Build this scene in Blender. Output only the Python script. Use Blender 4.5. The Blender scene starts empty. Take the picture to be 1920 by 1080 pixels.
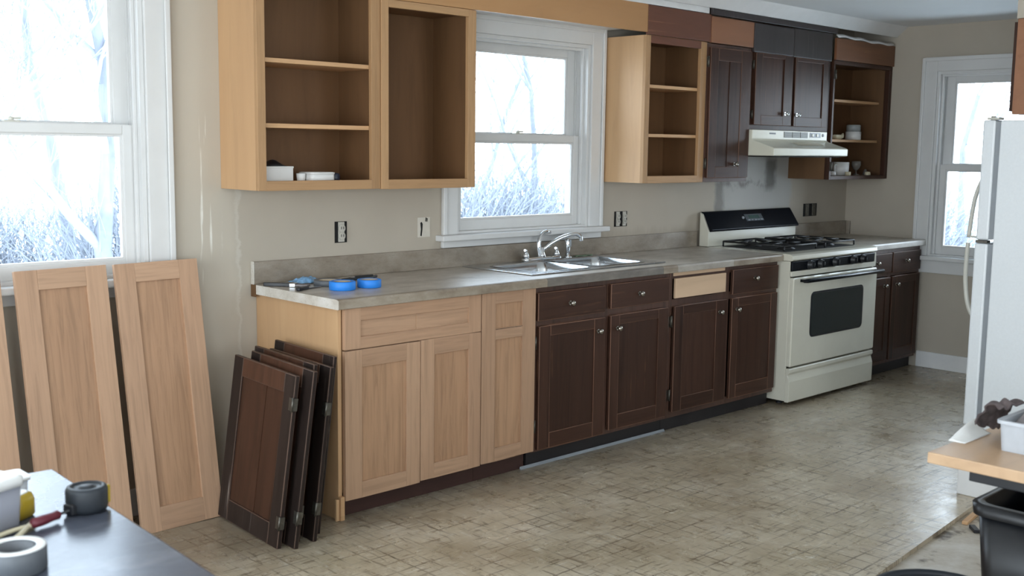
import bpy, bmesh, math, random
from mathutils import Vector, Matrix, Euler
random.seed(7)
S = bpy.context.scene
COL = S.collection
PI = math.pi
R = math.radians

# ------------------------------------------------------------------ camera
cam_d = bpy.data.cameras.new('camera'); cam = bpy.data.objects.new('camera', cam_d); COL.objects.link(cam)
_yaw, _pit, _rol = 0.76934, -0.12604, 0.013207
_fw = Vector((math.sin(_yaw)*math.cos(_pit), math.cos(_yaw)*math.cos(_pit), math.sin(_pit)))
_rt = Vector((math.cos(_yaw), -math.sin(_yaw), 0)); _up = _rt.cross(_fw)
_c, _s = math.cos(_rol), math.sin(_rol)
_rt, _up = _c*_rt + _s*_up, -_s*_rt + _c*_up
_M = Matrix((_rt, _up, -_fw)).transposed().to_4x4(); _M.translation = Vector((-2.5405, -4.2322, 1.5194))
cam.matrix_world = _M
cam_d.sensor_width = 36; cam_d.lens = 2079.63/1920*36; cam_d.clip_start = .05; cam_d.clip_end = 300
cam_d.dof.use_dof = True; cam_d.dof.focus_distance = 5.6; cam_d.dof.aperture_fstop = 5.0
S.camera = cam

# ------------------------------------------------------------------ sky, exposure
W = bpy.data.worlds.new('overcast_sky'); S.world = W; W.use_nodes = True
nt = W.node_tree; nt.nodes.clear()
_o = nt.nodes.new('ShaderNodeOutputWorld'); _b = nt.nodes.new('ShaderNodeBackground')
_tc = nt.nodes.new('ShaderNodeTexCoord'); _sx = nt.nodes.new('ShaderNodeSeparateXYZ'); _cr = nt.nodes.new('ShaderNodeValToRGB')
nt.links.new(_tc.outputs['Generated'], _sx.inputs[0]); nt.links.new(_sx.outputs['Z'], _cr.inputs[0])
_cr.color_ramp.elements[0].position = 0.0; _cr.color_ramp.elements[0].color = (.86, .94, 1.0, 1)
_cr.color_ramp.elements[1].position = 0.7; _cr.color_ramp.elements[1].color = (.70, .86, 1.0, 1)
nt.links.new(_cr.outputs[0], _b.inputs[0]); _b.inputs['Strength'].default_value = 9.4
nt.links.new(_b.outputs[0], _o.inputs[0])
S.view_settings.view_transform = 'Standard'; S.view_settings.look = 'None'
S.view_settings.exposure = 0.0; S.view_settings.gamma = 1.0; S.view_settings.use_curve_mapping = False
S.cycles.max_bounces = 10; S.cycles.diffuse_bounces = 6; S.cycles.transparent_max_bounces = 12
S.cycles.sample_clamp_indirect = 6.0; S.cycles.caustics_reflective = False; S.cycles.caustics_refractive = False
S.cycles.use_denoising = True

def portal(x, y, z, sx, sz, rot):
    l = bpy.data.lights.new('sky_portal', 'AREA'); l.shape = 'RECTANGLE'; l.size = sx; l.size_y = sz
    l.cycles.is_portal = True
    o = bpy.data.objects.new('sky_portal', l); COL.objects.link(o); o.location = (x, y, z); o.rotation_euler = rot
portal(1.65, .2, 1.58, .99, 1.0, (R(-90), 0, 0)); portal(-.985, .2, 1.59, .99, 1.21, (R(-90), 0, 0))
portal(5.2, -1.1, 1.44, 1.28, .9, (0, R(90), 0))
portal(-3.7, -1.85, 1.3, 1.8, 2.1, (0, R(-90), 0)); portal(-3.7, -4.55, 1.3, 1.8, 2.1, (0, R(-90), 0))
portal(-1.6, -6.6, 1.45, 1.4, 1.3, (R(90), 0, 0)); portal(1.7, -6.6, 1.45, 1.4, 1.3, (R(90), 0, 0))

# ------------------------------------------------------------------ helpers
class MB:
    def __init__(s): s.v = []; s.f = []; s.m = []; s.sm = []
    def add(s, vs, fs, mi=0, smooth=False):
        b = len(s.v); s.v += [tuple(v) for v in vs]
        for f in fs: s.f.append([b+i for i in f]); s.m.append(mi); s.sm.append(smooth)
        return s
    def box(s, x0, x1, y0, y1, z0, z1, mi=0):
        v = [(x0,y0,z0),(x1,y0,z0),(x1,y1,z0),(x0,y1,z0),(x0,y0,z1),(x1,y0,z1),(x1,y1,z1),(x0,y1,z1)]
        return s.add(v, [(0,3,2,1),(4,5,6,7),(0,1,5,4),(1,2,6,5),(2,3,7,6),(3,0,4,7)], mi)
    def prism(s, prof, axis, a0, a1, mi=0, smooth=False):
        """closed 2-D profile extruded along an axis: x -> (y,z), y -> (x,z), z -> (x,y)"""
        n = len(prof)
        def P(p, a): return {'x': (a, p[0], p[1]), 'y': (p[0], a, p[1]), 'z': (p[0], p[1], a)}[axis]
        vs = [P(p, a0) for p in prof] + [P(p, a1) for p in prof]
        s.add(vs, [tuple(range(n)), tuple(range(2*n-1, n-1, -1))], mi)
        s.add(vs, [(i, (i+1) % n, n+(i+1) % n, n+i) for i in range(n)], mi, smooth); return s
    def loft(s, loops, cap0=True, cap1=True, mi=0, smooth=True, closed=True):
        n = len(loops[0]); vs = [p for l in loops for p in l]; fs = []
        for k in range(len(loops)-1):
            for i in range(n if closed else n-1):
                j = (i+1) % n; fs.append((k*n+i, k*n+j, (k+1)*n+j, (k+1)*n+i))
        s.add(vs, fs, mi, smooth)
        if cap0: s.add(loops[0], [tuple(range(n))[::-1]], mi)
        if cap1: s.add(loops[-1], [tuple(range(n))], mi)
        return s
    def lathe(s, prof, c=(0,0,0), axis='z', n=20, mi=0, smooth=True, a0=0., a1=2*PI):
        """prof: list of (radius, height along axis)"""
        loops = []
        for r, h in prof:
            l = []
            for i in range(n):
                a = 2*PI*i/n; p, q = r*math.cos(a), r*math.sin(a)
                l.append({'z': (c[0]+p, c[1]+q, c[2]+h), 'y': (c[0]+p, c[1]-h, c[2]+q), 'x': (c[0]+h, c[1]+p, c[2]+q)}[axis])
            loops.append(l)
        cl = prof[0] == prof[-1]; return s.loft(loops, prof[0][0] > 1e-5 and not cl, prof[-1][0] > 1e-5 and not cl, mi, smooth)
    def tube(s, pts, r, n=8, mi=0, cap=True):
        pts = [Vector(p) for p in pts]; rs = r if isinstance(r, (list, tuple)) else [r]*len(pts)
        loops = []; ref = None
        for i, p in enumerate(pts):
            t = (pts[min(i+1, len(pts)-1)] - pts[max(i-1, 0)]).normalized()
            if ref is None: ref = t.orthogonal().normalized()
            ref = (ref - t*ref.dot(t))
            ref = ref.normalized() if ref.length > 1e-6 else t.orthogonal().normalized()
            b = t.cross(ref)
            loops.append([tuple(p + rs[i]*(math.cos(2*PI*k/n)*ref + math.sin(2*PI*k/n)*b)) for k in range(n)])
        return s.loft(loops, cap, cap, mi, True)
    def grid(s, fn, nu, nv, mi=0, smooth=True):
        vs = [fn(i/nu, j/nv) for j in range(nv+1) for i in range(nu+1)]
        fs = [(j*(nu+1)+i, j*(nu+1)+i+1, (j+1)*(nu+1)+i+1, (j+1)*(nu+1)+i) for j in range(nv) for i in range(nu)]
        return s.add(vs, fs, mi, smooth)
    def xf(s, M):
        s.v = [tuple(M @ Vector(v)) for v in s.v]; return s
    def build(s, name, mats, parent=None, bevel=0, seg=2, bmat=-1, fix=True):
        me = bpy.data.meshes.new(name); me.from_pydata(s.v, [], s.f)
        for m in (mats if isinstance(mats, (list, tuple)) else [mats]): me.materials.append(m)
        for p, mi, sm in zip(me.polygons, s.m, s.sm): p.material_index = mi; p.use_smooth = sm
        if fix:
            bm = bmesh.new(); bm.from_mesh(me); bmesh.ops.remove_doubles(bm, verts=bm.verts, dist=1e-6)
            bmesh.ops.recalc_face_normals(bm, faces=bm.faces); bm.to_mesh(me); bm.free()
        o = bpy.data.objects.new(name, me); COL.objects.link(o)
        if parent: o.parent = parent
        if bevel:
            b = o.modifiers.new('bevel', 'BEVEL'); b.width = bevel; b.segments = seg; b.limit_method = 'ANGLE'; b.angle_limit = R(40)
            b.material = bmat; b.harden_normals = False
        return o

def tag(o, label=None, cat=None, group=None, kind=None):
    if label: o['label'] = label
    if cat: o['category'] = cat
    if group: o['group'] = group
    if kind: o['kind'] = kind
    return o
def thing(name, label, cat, loc=(0,0,0), rot=(0,0,0), group=None):
    o = bpy.data.objects.new(name, None); COL.objects.link(o); o.empty_display_size = .1
    o.location = loc; o.rotation_euler = rot; return tag(o, label, cat, group)
def struct(o): o['kind'] = 'structure'; return o
def bx(name, m, x0, x1, y0, y1, z0, z1, parent=None, bevel=0, **k): return MB().box(x0,x1,y0,y1,z0,z1).build(name, m, parent, bevel, **k)
def rrect(x0, x1, y0, y1, r, z, n=4):
    out = []
    for cx, cy, a in ((x1-r, y1-r, 0), (x0+r, y1-r, 90), (x0+r, y0+r, 180), (x1-r, y0+r, 270)):
        for i in range(n+1):
            t = R(a + 90*i/n); out.append((cx+r*math.cos(t), cy+r*math.sin(t), z))
    return out
def copy_tree(o, parent=None):
    c = o.copy(); COL.objects.link(c)
    if parent: c.parent = parent
    for ch in list(o.children): copy_tree(ch, c)
    return c

# ------------------------------------------------------------------ materials
def srgb(r, g, b):
    f = lambda c: (c/12.92 if c <= .04045 else ((c+.055)/1.055)**2.4)
    return (f(r/255), f(g/255), f(b/255), 1)
class NT:
    def __init__(s, name):
        s.m = bpy.data.materials.new(name); s.m.use_nodes = True; s.t = s.m.node_tree
        s.b = s.t.nodes['Principled BSDF']; s.out = s.t.nodes['Material Output']
    def n(s, t, **k):
        n = s.t.nodes.new(t)
        for a, v in k.items(): setattr(n, a, v)
        return n
    def l(s, a, b): s.t.links.new(a, b)
    def coord(s, scale=(1,1,1), rnd=0., kind='Object'):
        tc = s.n('ShaderNodeTexCoord'); mp = s.n('ShaderNodeMapping'); mp.inputs['Scale'].default_value = scale
        src = tc.outputs[kind]
        if rnd:
            oi = s.n('ShaderNodeObjectInfo'); mm = s.n('ShaderNodeMath', operation='MULTIPLY'); mm.inputs[1].default_value = rnd
            ad = s.n('ShaderNodeVectorMath', operation='ADD'); s.l(oi.outputs['Random'], mm.inputs[0]); s.l(src, ad.inputs[0]); s.l(mm.outputs[0], ad.inputs[1]); src = ad.outputs[0]
        s.l(src, mp.inputs['Vector']); return mp.outputs[0]
    def noise(s, co, scale=1, detail=4, rough=.55, dist=0.):
        n = s.n('ShaderNodeTexNoise'); n.inputs['Scale'].default_value = scale; n.inputs['Detail'].default_value = detail
        n.inputs['Roughness'].default_value = rough; n.inputs['Distortion'].default_value = dist
        s.l(co, n.inputs['Vector']); return n.outputs['Fac']
    def ramp(s, fac, stops):
        r = s.n('ShaderNodeValToRGB'); e = r.color_ramp.elements
        while len(e) < len(stops): e.new(.5)
        for el, (p, c) in zip(e, stops): el.position = p; el.color = c if len(c) == 4 else (*c, 1)
        s.l(fac, r.inputs[0]); return r.outputs[0]
    def mix(s, fac, a, b, mode='MIX'):
        m = s.n('ShaderNodeMix', data_type='RGBA', blend_type=mode)
        for v, i in ((fac, 0), (a, 6), (b, 7)):
            if hasattr(v, 'links') or hasattr(v, 'is_output'): s.l(v, m.inputs[i])
            elif i == 0: m.inputs[0].default_value = v
            else: m.inputs[i].default_value = v
        return m.outputs[2]
    def math(s, op, a, b=None):
        m = s.n('ShaderNodeMath', operation=op)
        for i, v in enumerate((a, b)):
            if v is None: continue
            if hasattr(v, 'is_output'): s.l(v, m.inputs[i])
            else: m.inputs[i].default_value = v
        return m.outputs[0]
    def bump(s, h, strength=.2, dist=.002):
        b = s.n('ShaderNodeBump'); b.inputs['Strength'].default_value = strength; b.inputs['Distance'].default_value = dist
        s.l(h, b.inputs['Height']); s.l(b.outputs[0], s.b.inputs['Normal'])
    def done(s, col=None, rough=.5, metal=0, spec=.5):
        if col is not None:
            if hasattr(col, 'is_output'): s.l(col, s.b.inputs['Base Color'])
            else: s.b.inputs['Base Color'].default_value = col
        if hasattr(rough, 'is_output'): s.l(rough, s.b.inputs['Roughness'])
        else: s.b.inputs['Roughness'].default_value = rough
        s.b.inputs['Metallic'].default_value = metal; s.b.inputs['Specular IOR Level'].default_value = spec
        return s.m
BW = lambda v: (v, v, v, 1)
def shade(c, k): return (c[0]*k, c[1]*k, c[2]*k, 1)
def wood(name, base, axis, rough=.5, con=.25, spec=.4, fine=34, wear=None, vary=.10):
    t = NT(name); al = 2.6 if fine > 40 else 1.2; sc = {'x': (al, fine, fine), 'y': (fine, al, fine), 'z': (fine, fine, al)}[axis]
    co = t.coord(sc, rnd=7.3)
    g = t.noise(co, 1.0, 6, .66, .9)
    col = t.ramp(g, [(.28, shade(base, 1-con)), (.5, base), (.75, shade(base, 1+con*.5))])
    sc2 = {'x': (.6, 3, 3), 'y': (3, .6, 3), 'z': (3, 3, .6)}[axis]
    blot = t.noise(t.coord(sc2, rnd=3.1), 1.0, 3, .5)
    col = t.mix(.5, col, t.ramp(blot, [(.3, BW(.55)), (.7, BW(.95))]), 'SOFT_LIGHT')
    oi = t.n('ShaderNodeObjectInfo')
    hv = t.n('ShaderNodeHueSaturation'); t.l(col, hv.inputs['Color'])
    vv = t.math('ADD', t.math('MULTIPLY', oi.outputs['Random'], vary*2), 1-vary); t.l(vv, hv.inputs['Value']); col = hv.outputs[0]
    if wear:
        w = t.ramp(t.noise(t.coord({'x': (1.5, 60, 60), 'y': (60, 1.5, 60), 'z': (60, 60, 1.5)}[axis], rnd=5), 1.0, 5, .7), [(.60, BW(0)), (.70, BW(1))])
        w2 = t.ramp(t.noise(t.coord((2.2, 2.2, 2.2), rnd=2), 1.0, 3, .6), [(.48, BW(0)), (.62, BW(1))])
        col = t.mix(t.math('MULTIPLY', w, t.math('MULTIPLY', w2, .85)), col, wear)
    t.bump(g, .15, .001)
    return t.done(col, rough, 0, spec)
def plain(name, c, rough=.5, metal=0, spec=.5, var=.06, scale=6, bump=0):
    t = NT(name); n = t.noise(t.coord((1,1,1), rnd=4), scale, 4, .6)
    col = t.ramp(n, [(.3, shade(c, 1-var)), (.7, shade(c, 1+var))])
    if bump: t.bump(n, bump, .002)
    return t.done(col, rough, metal, spec)

OAK = srgb(164, 130, 104); OAKP = srgb(158, 122, 94); OAKL = srgb(184, 146, 108)
M_oak_z = wood('new_oak_upright', OAK, 'z', con=.22, fine=55, vary=.05); M_oak_x = wood('new_oak_crosswise', OAK, 'x', con=.22, fine=55, vary=.05)
M_oak_pz = wood('new_oak_panel', OAKP, 'z', con=.30, fine=48, vary=.06); M_oak_px = wood('new_oak_panel_crosswise', OAK, 'x', con=.28, fine=48, vary=.05)
M_oaku_z = wood('upper_frame_oak', srgb(160, 124, 88), 'z', con=.2, fine=50, vary=.04); M_oaku_x = wood('upper_frame_oak_crosswise', srgb(160, 124, 88), 'x', con=.2, fine=50, vary=.04)
M_ply = wood('birch_ply_side', OAKL, 'z', con=.10, fine=14, rough=.45, vary=.03)
M_in = wood('aged_interior_and_gap_shade', srgb(98, 70, 45), 'z', con=.20, fine=10, rough=.6, vary=.06)
M_shelf = wood('shelf_pine', srgb(190, 148, 108), 'x', con=.18, vary=.06)
M_sof = wood('soffit_birch', srgb(164, 122, 82), 'x', con=.10, fine=8, rough=.45, vary=.03)
M_red = wood('soffit_red_stain', srgb(98, 62, 47), 'x', con=.25, fine=10, rough=.4, wear=srgb(150, 105, 80))
M_org = wood('soffit_orange_stain', srgb(132, 90, 65), 'x', con=.2, fine=10, rough=.4, wear=srgb(170, 125, 95))
DK = srgb(56, 37, 29)
WEAR = srgb(120, 84, 62)
M_dk_z = wood('dark_stain_upright', DK, 'z', con=.4, spec=.2, rough=.38, fine=22, wear=WEAR, vary=.12)
M_dk_x = wood('dark_stain_crosswise', DK, 'x', con=.4, spec=.2, rough=.38, fine=22, wear=WEAR, vary=.12)
M_dk_y = wood('dark_stain_depthwise', DK, 'y', con=.35, rough=.4, fine=22, wear=WEAR, vary=.12)
M_frame = wood('dark_frame_worn', srgb(74, 52, 43), 'z', con=.4, rough=.4, fine=18, wear=srgb(140, 104, 80))
M_edge = wood('worn_edge', srgb(96, 66, 50), 'z', con=.5, rough=.5, fine=12)
M_blk = wood('blackened_panel', srgb(54, 48, 48), 'z', con=.2, rough=.35, fine=10, wear=srgb(100, 92, 90))
M_old = wood('old_door_walnut', srgb(66, 43, 32), 'z', con=.5, rough=.42, spec=.22, fine=18, wear=srgb(120, 98, 84), vary=.15)
M_oldf = wood('old_door_frame', srgb(38, 30, 27), 'z', con=.45, rough=.42, spec=.2, fine=18, wear=srgb(140, 130, 122), vary=.15)
M_olde = wood('old_door_edge', srgb(74, 56, 46), 'z', con=.6, rough=.5, fine=12)
M_oldx = wood('old_door_rail', srgb(70, 48, 38), 'y', con=.45, rough=.4, fine=18, wear=srgb(135, 115, 100), vary=.15)
M_bare = wood('raw_drawer_board', srgb(196, 164, 134), 'x', con=.10, fine=10)
M_white = plain('window_white_paint', srgb(214, 214, 213), .35, var=.03)
M_trimw = plain('white_trim_paint', srgb(226, 226, 226), .4, var=.05)
M_black = plain('black_gloss', srgb(20, 22, 27), .22, spec=.14, var=.1)
M_iron = plain('cast_iron', srgb(24, 24, 26), .5, var=.2, bump=.1)
M_blkp = plain('black_plastic', srgb(30, 31, 35), .38, var=.1)
M_toe = plain('toe_black', srgb(34, 30, 31), .55, var=.25)
M_toew = wood('toe_brown', srgb(58, 38, 34), 'x', rough=.5)
M_cream = plain('cream_enamel', srgb(205, 202, 188), .22, var=.03)
M_creamd = plain('cream_enamel_yellowed', srgb(198, 188, 160), .3, var=.04)
M_hood = plain('hood_enamel', srgb(214, 212, 196), .25, var=.04)
M_fridge = plain('fridge_white', srgb(228, 232, 235), .35, var=.02, bump=.03, scale=80)
M_gask = plain('gasket_gray', srgb(140, 145, 150), .6)
M_handle = plain('handle_ivory', srgb(196, 194, 184), .35)
M_steel = plain('stainless', (.62, .64, .66, 1), .22, metal=1, var=.08, scale=20)
M_chrome = plain('chrome', (.82, .84, .86, 1), .07, metal=1, var=.02)
M_brass = plain('aged_nickel', (.36, .33, .29, 1), .25, metal=1, var=.15, scale=40)
M_hinge = plain('old_hinge_metal', (.15, .14, .12, 1), .5, metal=1, var=.25, scale=60)
M_blue = plain('painters_tape_blue', srgb(38, 132, 226), .5, var=.05)
M_bluef = plain('blue_film', srgb(120, 165, 205), .25, var=.25, scale=30)
M_card = plain('cardboard_core', srgb(176, 160, 138), .7)
M_grayt = plain('gray_tape', srgb(88, 92, 97), .45)
M_yel = plain('yellow_case', srgb(172, 146, 44), .35)
M_rubber = plain('dark_rubber', srgb(34, 39, 45), .5)
M_red_h = plain('red_handle', srgb(98, 32, 44), .4)
M_wht = plain('white_ceramic', srgb(222, 222, 220), .3, var=.04)
M_glassy = plain('frosted_jar', srgb(150, 155, 155), .2)
M_gobl = plain('smoky_goblet', srgb(120, 116, 110), .2)
M_paper = plain('white_paper', srgb(232, 232, 230), .7, var=.02)
M_tub = plain('gray_tub', srgb(176, 180, 186), .45, var=.1, scale=9)
M_rag = plain('rag_gray', srgb(120, 114, 114), .9, var=.4, scale=25)
M_ragb = plain('rag_brown', srgb(92, 66, 58), .9, var=.4, scale=25)
M_block = wood('butcher_block', srgb(186, 152, 120), 'x', con=.14, fine=12, rough=.35)
M_blocke = wood('butcher_block_edge', srgb(178, 140, 102), 'x', con=.12, fine=9)
M_slotd = plain('box_dark', srgb(16, 15, 15), .8)
M_plate = plain('outlet_face', srgb(186, 182, 172), .5)
M_bark = plain('bark', srgb(112, 116, 126), .9, var=.25, scale=3)
M_twig = plain('twig', srgb(136, 140, 149), .9, var=.2)
M_trash = plain('bin_liner_black', srgb(13, 14, 18), .35, var=.2, scale=12, bump=.2)
M_ceil = plain('ceiling_paint', srgb(236, 238, 240), .8, var=.02, scale=2)

def m_wall(name, back):
    t = NT(name); co = t.coord()
    base = t.ramp(t.noise(co, 1.3, 4, .6), [(.3, srgb(176, 167, 153)), (.7, srgb(186, 177, 163))])
    if back:
        sx = t.n('ShaderNodeSeparateXYZ'); t.l(co, sx.inputs[0])
        n1 = t.noise(t.coord((1, 1, 1)), 9, 5, .65); n2 = t.noise(t.coord((14, 1, 2)), 1, 4, .6)
        wob = t.math('MULTIPLY', t.math('SUBTRACT', n1, .5), .10)
        # old paint left of the cabinet run, with a ragged plaster seam
        e = t.math('ADD', sx.outputs['X'], wob)
        lft = t.ramp(t.math('ADD', e, .5), [(.38, BW(1)), (.43, BW(0))])
        base = t.mix(t.math('MULTIPLY', lft, .55), base, srgb(194, 186, 172))
        seam = t.ramp(t.math('ADD', e, .5), [(.405, BW(0)), (.416, BW(1)), (.421, BW(1)), (.428, BW(0))])
        base = t.mix(t.math('MULTIPLY', seam, .3), base, srgb(214, 212, 204))
        # scraped grey patches between stove and hood
        def box(x0, x1, z0, z1, f=.03):
            def ed(v, a, s):
                d = t.math('SUBTRACT', v, a) if s > 0 else t.math('SUBTRACT', a, v)
                return t.ramp(t.math('MULTIPLY', t.math('ADD', d, f), 1/(2*f)), [(.0, BW(0)), (1, BW(1))])
            X = t.math('ADD', sx.outputs['X'], wob); Z = t.math('ADD', sx.outputs['Z'], t.math('MULTIPLY', t.math('SUBTRACT', n2, .5), .12))
            return t.math('MULTIPLY', t.math('MULTIPLY', ed(X, x0, 1), ed(X, x1, -1)), t.math('MULTIPLY', ed(Z, z0, 1), ed(Z, z1, -1)))
        g1 = box(3.37, 4.25, 1.12, 1.60, .02)
        base = t.mix(t.math('MULTIPLY', g1, .75), base, srgb(176, 176, 174))
        g2 = box(3.93, 4.05, 1.27, 1.47, .025)
        base = t.mix(t.math('MULTIPLY', g2, .85), base, srgb(112, 110, 106))
        g3 = box(3.40, 3.95, 1.285, 1.315, .02)
        base = t.mix(t.math('MULTIPLY', t.math('MULTIPLY', g3, t.ramp(n1, [(.45, BW(0)), (.6, BW(1))])), .8), base, srgb(92, 84, 80))
        g4 = box(3.365, 3.45, 1.10, 1.31, .02)
        base = t.mix(t.math('MULTIPLY', g4, .7), base, srgb(118, 114, 108))
        # scraped white drips beside the left window
        dr = t.ramp(t.noise(t.coord((34, 1, 2.2)), 1, 3, .5), [(.60, BW(0)), (.65, BW(1))])
        dm = box(-.27, -.19, .95, 1.62, .03)
        base = t.mix(t.math('MULTIPLY', t.math('MULTIPLY', dr, dm), .9), base, srgb(228, 226, 218))
        # thin brownish band just above the backsplash behind the sink
        gm = box(1.0, 3.2, .99, 1.03, .03)
        base = t.mix(t.math('MULTIPLY', gm, .25), base, srgb(120, 104, 86))
    t.bump(t.noise(t.coord(), 60, 3, .6), .08, .002)
    return t.done(base, .75, 0, .3)
M_wall = m_wall('old_beige_wall_paint', True); M_wallp = m_wall('beige_wall_paint', False)

def m_floor():
    t = NT('worn_sheet_vinyl'); co = t.coord()
    col = t.ramp(t.noise(co, 2.2, 6, .65), [(.3, srgb(172, 159, 134)), (.5, srgb(191, 178, 155)), (.7, srgb(204, 193, 174))])
    # printed mottling: short strokes along both directions
    for sc in ((10, 62, 1), (62, 10, 1)):
        n = t.noise(t.coord(sc), 1, 3, .6, .6)
        d = t.ramp(n, [(.34, BW(1)), (.41, BW(0))]); l = t.ramp(n, [(.60, BW(0)), (.68, BW(1))])
        col = t.mix(t.math('MULTIPLY', d, .6), col, srgb(92, 78, 60)); col = t.mix(t.math('MULTIPLY', l, .42), col, srgb(222, 217, 205))
    # printed tile joints, broken by wear
    br = t.n('ShaderNodeTexBrick'); br.offset = 0; br.inputs['Scale'].default_value = 1; br.inputs['Mortar Size'].default_value = .004
    br.inputs['Brick Width'].default_value = .080; br.inputs['Row Height'].default_value = .080; br.inputs['Mortar Smooth'].default_value = .1
    wv = t.n('ShaderNodeVectorMath', operation='ADD'); nn = t.n('ShaderNodeTexNoise'); nn.inputs['Scale'].default_value = 9
    t.l(co, nn.inputs['Vector']); vs = t.n('ShaderNodeVectorMath', operation='SCALE'); vs.inputs['Scale'].default_value = .014
    t.l(nn.outputs['Color'], vs.inputs[0]); t.l(co, wv.inputs[0]); t.l(vs.outputs[0], wv.inputs[1]); t.l(wv.outputs[0], br.inputs['Vector'])
    brk = t.ramp(t.noise(co, 5.5, 4, .6), [(.40, BW(0)), (.62, BW(1))])
    jm = t.math('MULTIPLY', br.outputs['Fac'], brk)
    col = t.mix(t.math('MULTIPLY', jm, .68), col, srgb(80, 68, 54))
    # large worn / stained areas
    big = t.ramp(t.noise(co, 1.6, 6, .7), [(.44, BW(0)), (.62, BW(1))])
    col = t.mix(t.math('MULTIPLY', big, .36), col, srgb(126, 104, 76))
    # dirt that has collected along the toe kick
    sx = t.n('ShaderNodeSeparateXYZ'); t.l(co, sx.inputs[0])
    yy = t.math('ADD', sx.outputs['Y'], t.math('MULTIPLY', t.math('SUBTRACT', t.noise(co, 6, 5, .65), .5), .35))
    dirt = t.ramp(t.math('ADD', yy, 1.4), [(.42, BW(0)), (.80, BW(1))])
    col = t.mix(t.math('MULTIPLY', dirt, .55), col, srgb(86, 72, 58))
    rough = t.ramp(t.noise(co, 8, 5, .6), [(.3, BW(.22)), (.7, BW(.38))])
    h = t.math('ADD', t.noise(t.coord((9, 40, 1)), 1, 4, .6), t.noise(t.coord((40, 9, 1)), 1, 4, .6))
    t.bump(h, .2, .004)
    return t.done(col, rough, 0, .65)
M_floor = m_floor()
def m_sub():
    t = NT('dirty_subfloor'); co = t.coord()
    col = t.ramp(t.noise(co, 5, 5, .65), [(.36, srgb(84, 72, 58)), (.46, srgb(176, 166, 150)), (.7, srgb(204, 200, 192))])
    t.bump(t.noise(co, 22, 4, .6), .2, .003); return t.done(col, .5, 0, .5)
M_sub = m_sub()
def m_lam(name, a, b, c, rough=.3):
    t = NT(name); co = t.coord()
    col = t.ramp(t.noise(t.coord((6, 12, 12)), 1, 5, .65), [(.3, a), (.5, b), (.72, c)])
    col = t.mix(t.math('MULTIPLY', t.ramp(t.noise(co, 160, 2, .5), [(.62, BW(0)), (.7, BW(1))]), .35), col, srgb(90, 80, 70))
    return t.done(col, rough, 0, .75)
M_lam = m_lam('worn_laminate', srgb(152, 143, 130), srgb(182, 173, 161), srgb(200, 193, 182), .36)
M_lame = m_lam('laminate_edge_beige', srgb(122, 108, 92), srgb(146, 134, 118), srgb(164, 154, 140), .4)
M_lamd = m_lam('laminate_edge_grimy', srgb(84, 78, 72), srgb(108, 102, 95), srgb(128, 122, 114), .4)
M_laml = m_lam('laminate_edge_pale', srgb(142, 134, 124), srgb(160, 153, 143), srgb(176, 170, 160), .4)
M_lamw = m_lam('laminate_bare_end', srgb(186, 178, 166), srgb(204, 198, 188), srgb(216, 212, 206), .5)
M_splash = m_lam('laminate_backsplash', srgb(118, 106, 92), srgb(142, 131, 117), srgb(160, 151, 138), .35)
def m_glass():
    t = NT('window_glass'); t.t.nodes.remove(t.b)
    tr = t.n('ShaderNodeBsdfTransparent'); gl = t.n('ShaderNodeBsdfGlossy'); gl.inputs['Roughness'].default_value = .02
    tr.inputs[0].default_value = (.96, .98, 1, 1)
    fr = t.n('ShaderNodeFresnel'); fr.inputs[0].default_value = 1.25; mx = t.n('ShaderNodeMixShader')
    t.l(fr.outputs[0], mx.inputs[0]); t.l(tr.outputs[0], mx.inputs[1]); t.l(gl.outputs[0], mx.inputs[2]); t.l(mx.outputs[0], t.out.inputs[0]); return t.m
M_glass = m_glass()
M_oven = plain('oven_glass', srgb(40, 46, 47), .07, spec=.4, var=.05)
def m_table():
    t = NT('dark_table_top'); co = t.coord()
    col = t.ramp(t.noise(co, 7, 5, .6), [(.3, srgb(66, 70, 80)), (.7, srgb(84, 88, 100))])
    sm = t.ramp(t.noise(t.coord((3, 9, 1)), 1.6, 5, .6, .6), [(.52, BW(0)), (.66, BW(1))])
    col = t.mix(t.math('MULTIPLY', sm, .18), col, srgb(150, 150, 156))
    r = t.ramp(t.noise(co, 5, 4, .6), [(.3, BW(.15)), (.7, BW(.22))]); return t.done(col, r, 0, .42)
M_table = m_table()
def m_snow():
    t = NT('frosted_ground'); co = t.coord()
    col = t.ramp(t.noise(co, .35, 5, .6), [(.35, srgb(196, 196, 190)), (.55, srgb(226, 228, 228)), (.7, srgb(240, 242, 244))]); return t.done(col, .9)
M_snow = m_snow()

# ------------------------------------------------------------------ room shell
XR = 5.012; XL = -3.6; YR = -6.5; ZC = 2.40; TH = .16
def wall_mb(u0, u1, z0, z1, holes, put):
    """rectangles left over round the holes (u0,u1,z0,z1)"""
    us = sorted({u0, u1, *[h[0] for h in holes], *[h[1] for h in holes]})
    m = MB()
    for a, b in zip(us, us[1:]):
        c = (a+b)/2; zz = z0
        for h in sorted([h for h in holes if h[0] < c < h[1]], key=lambda h: h[2]):
            if h[2] > zz: put(m, a, b, zz, h[2])
            zz = h[3]
        if zz < z1: put(m, a, b, zz, z1)
    return m
m = wall_mb(XL-TH, XR+TH, -.02, ZC, [(1.155, 2.145, 1.08, 2.09), (-1.48, -.49, .985, 2.20)], lambda m, a, b, c, d: m.box(a, b, 0, TH, c, d))
struct(m.build('wall_back', M_wall))
m = wall_mb(YR, 0, -.02, ZC, [(-1.56, -.655, .80, 2.08)], lambda m, a, b, c, d: m.box(XR, XR+TH, a, b, c, d))
struct(m.build('wall_right', M_wallp))
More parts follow.
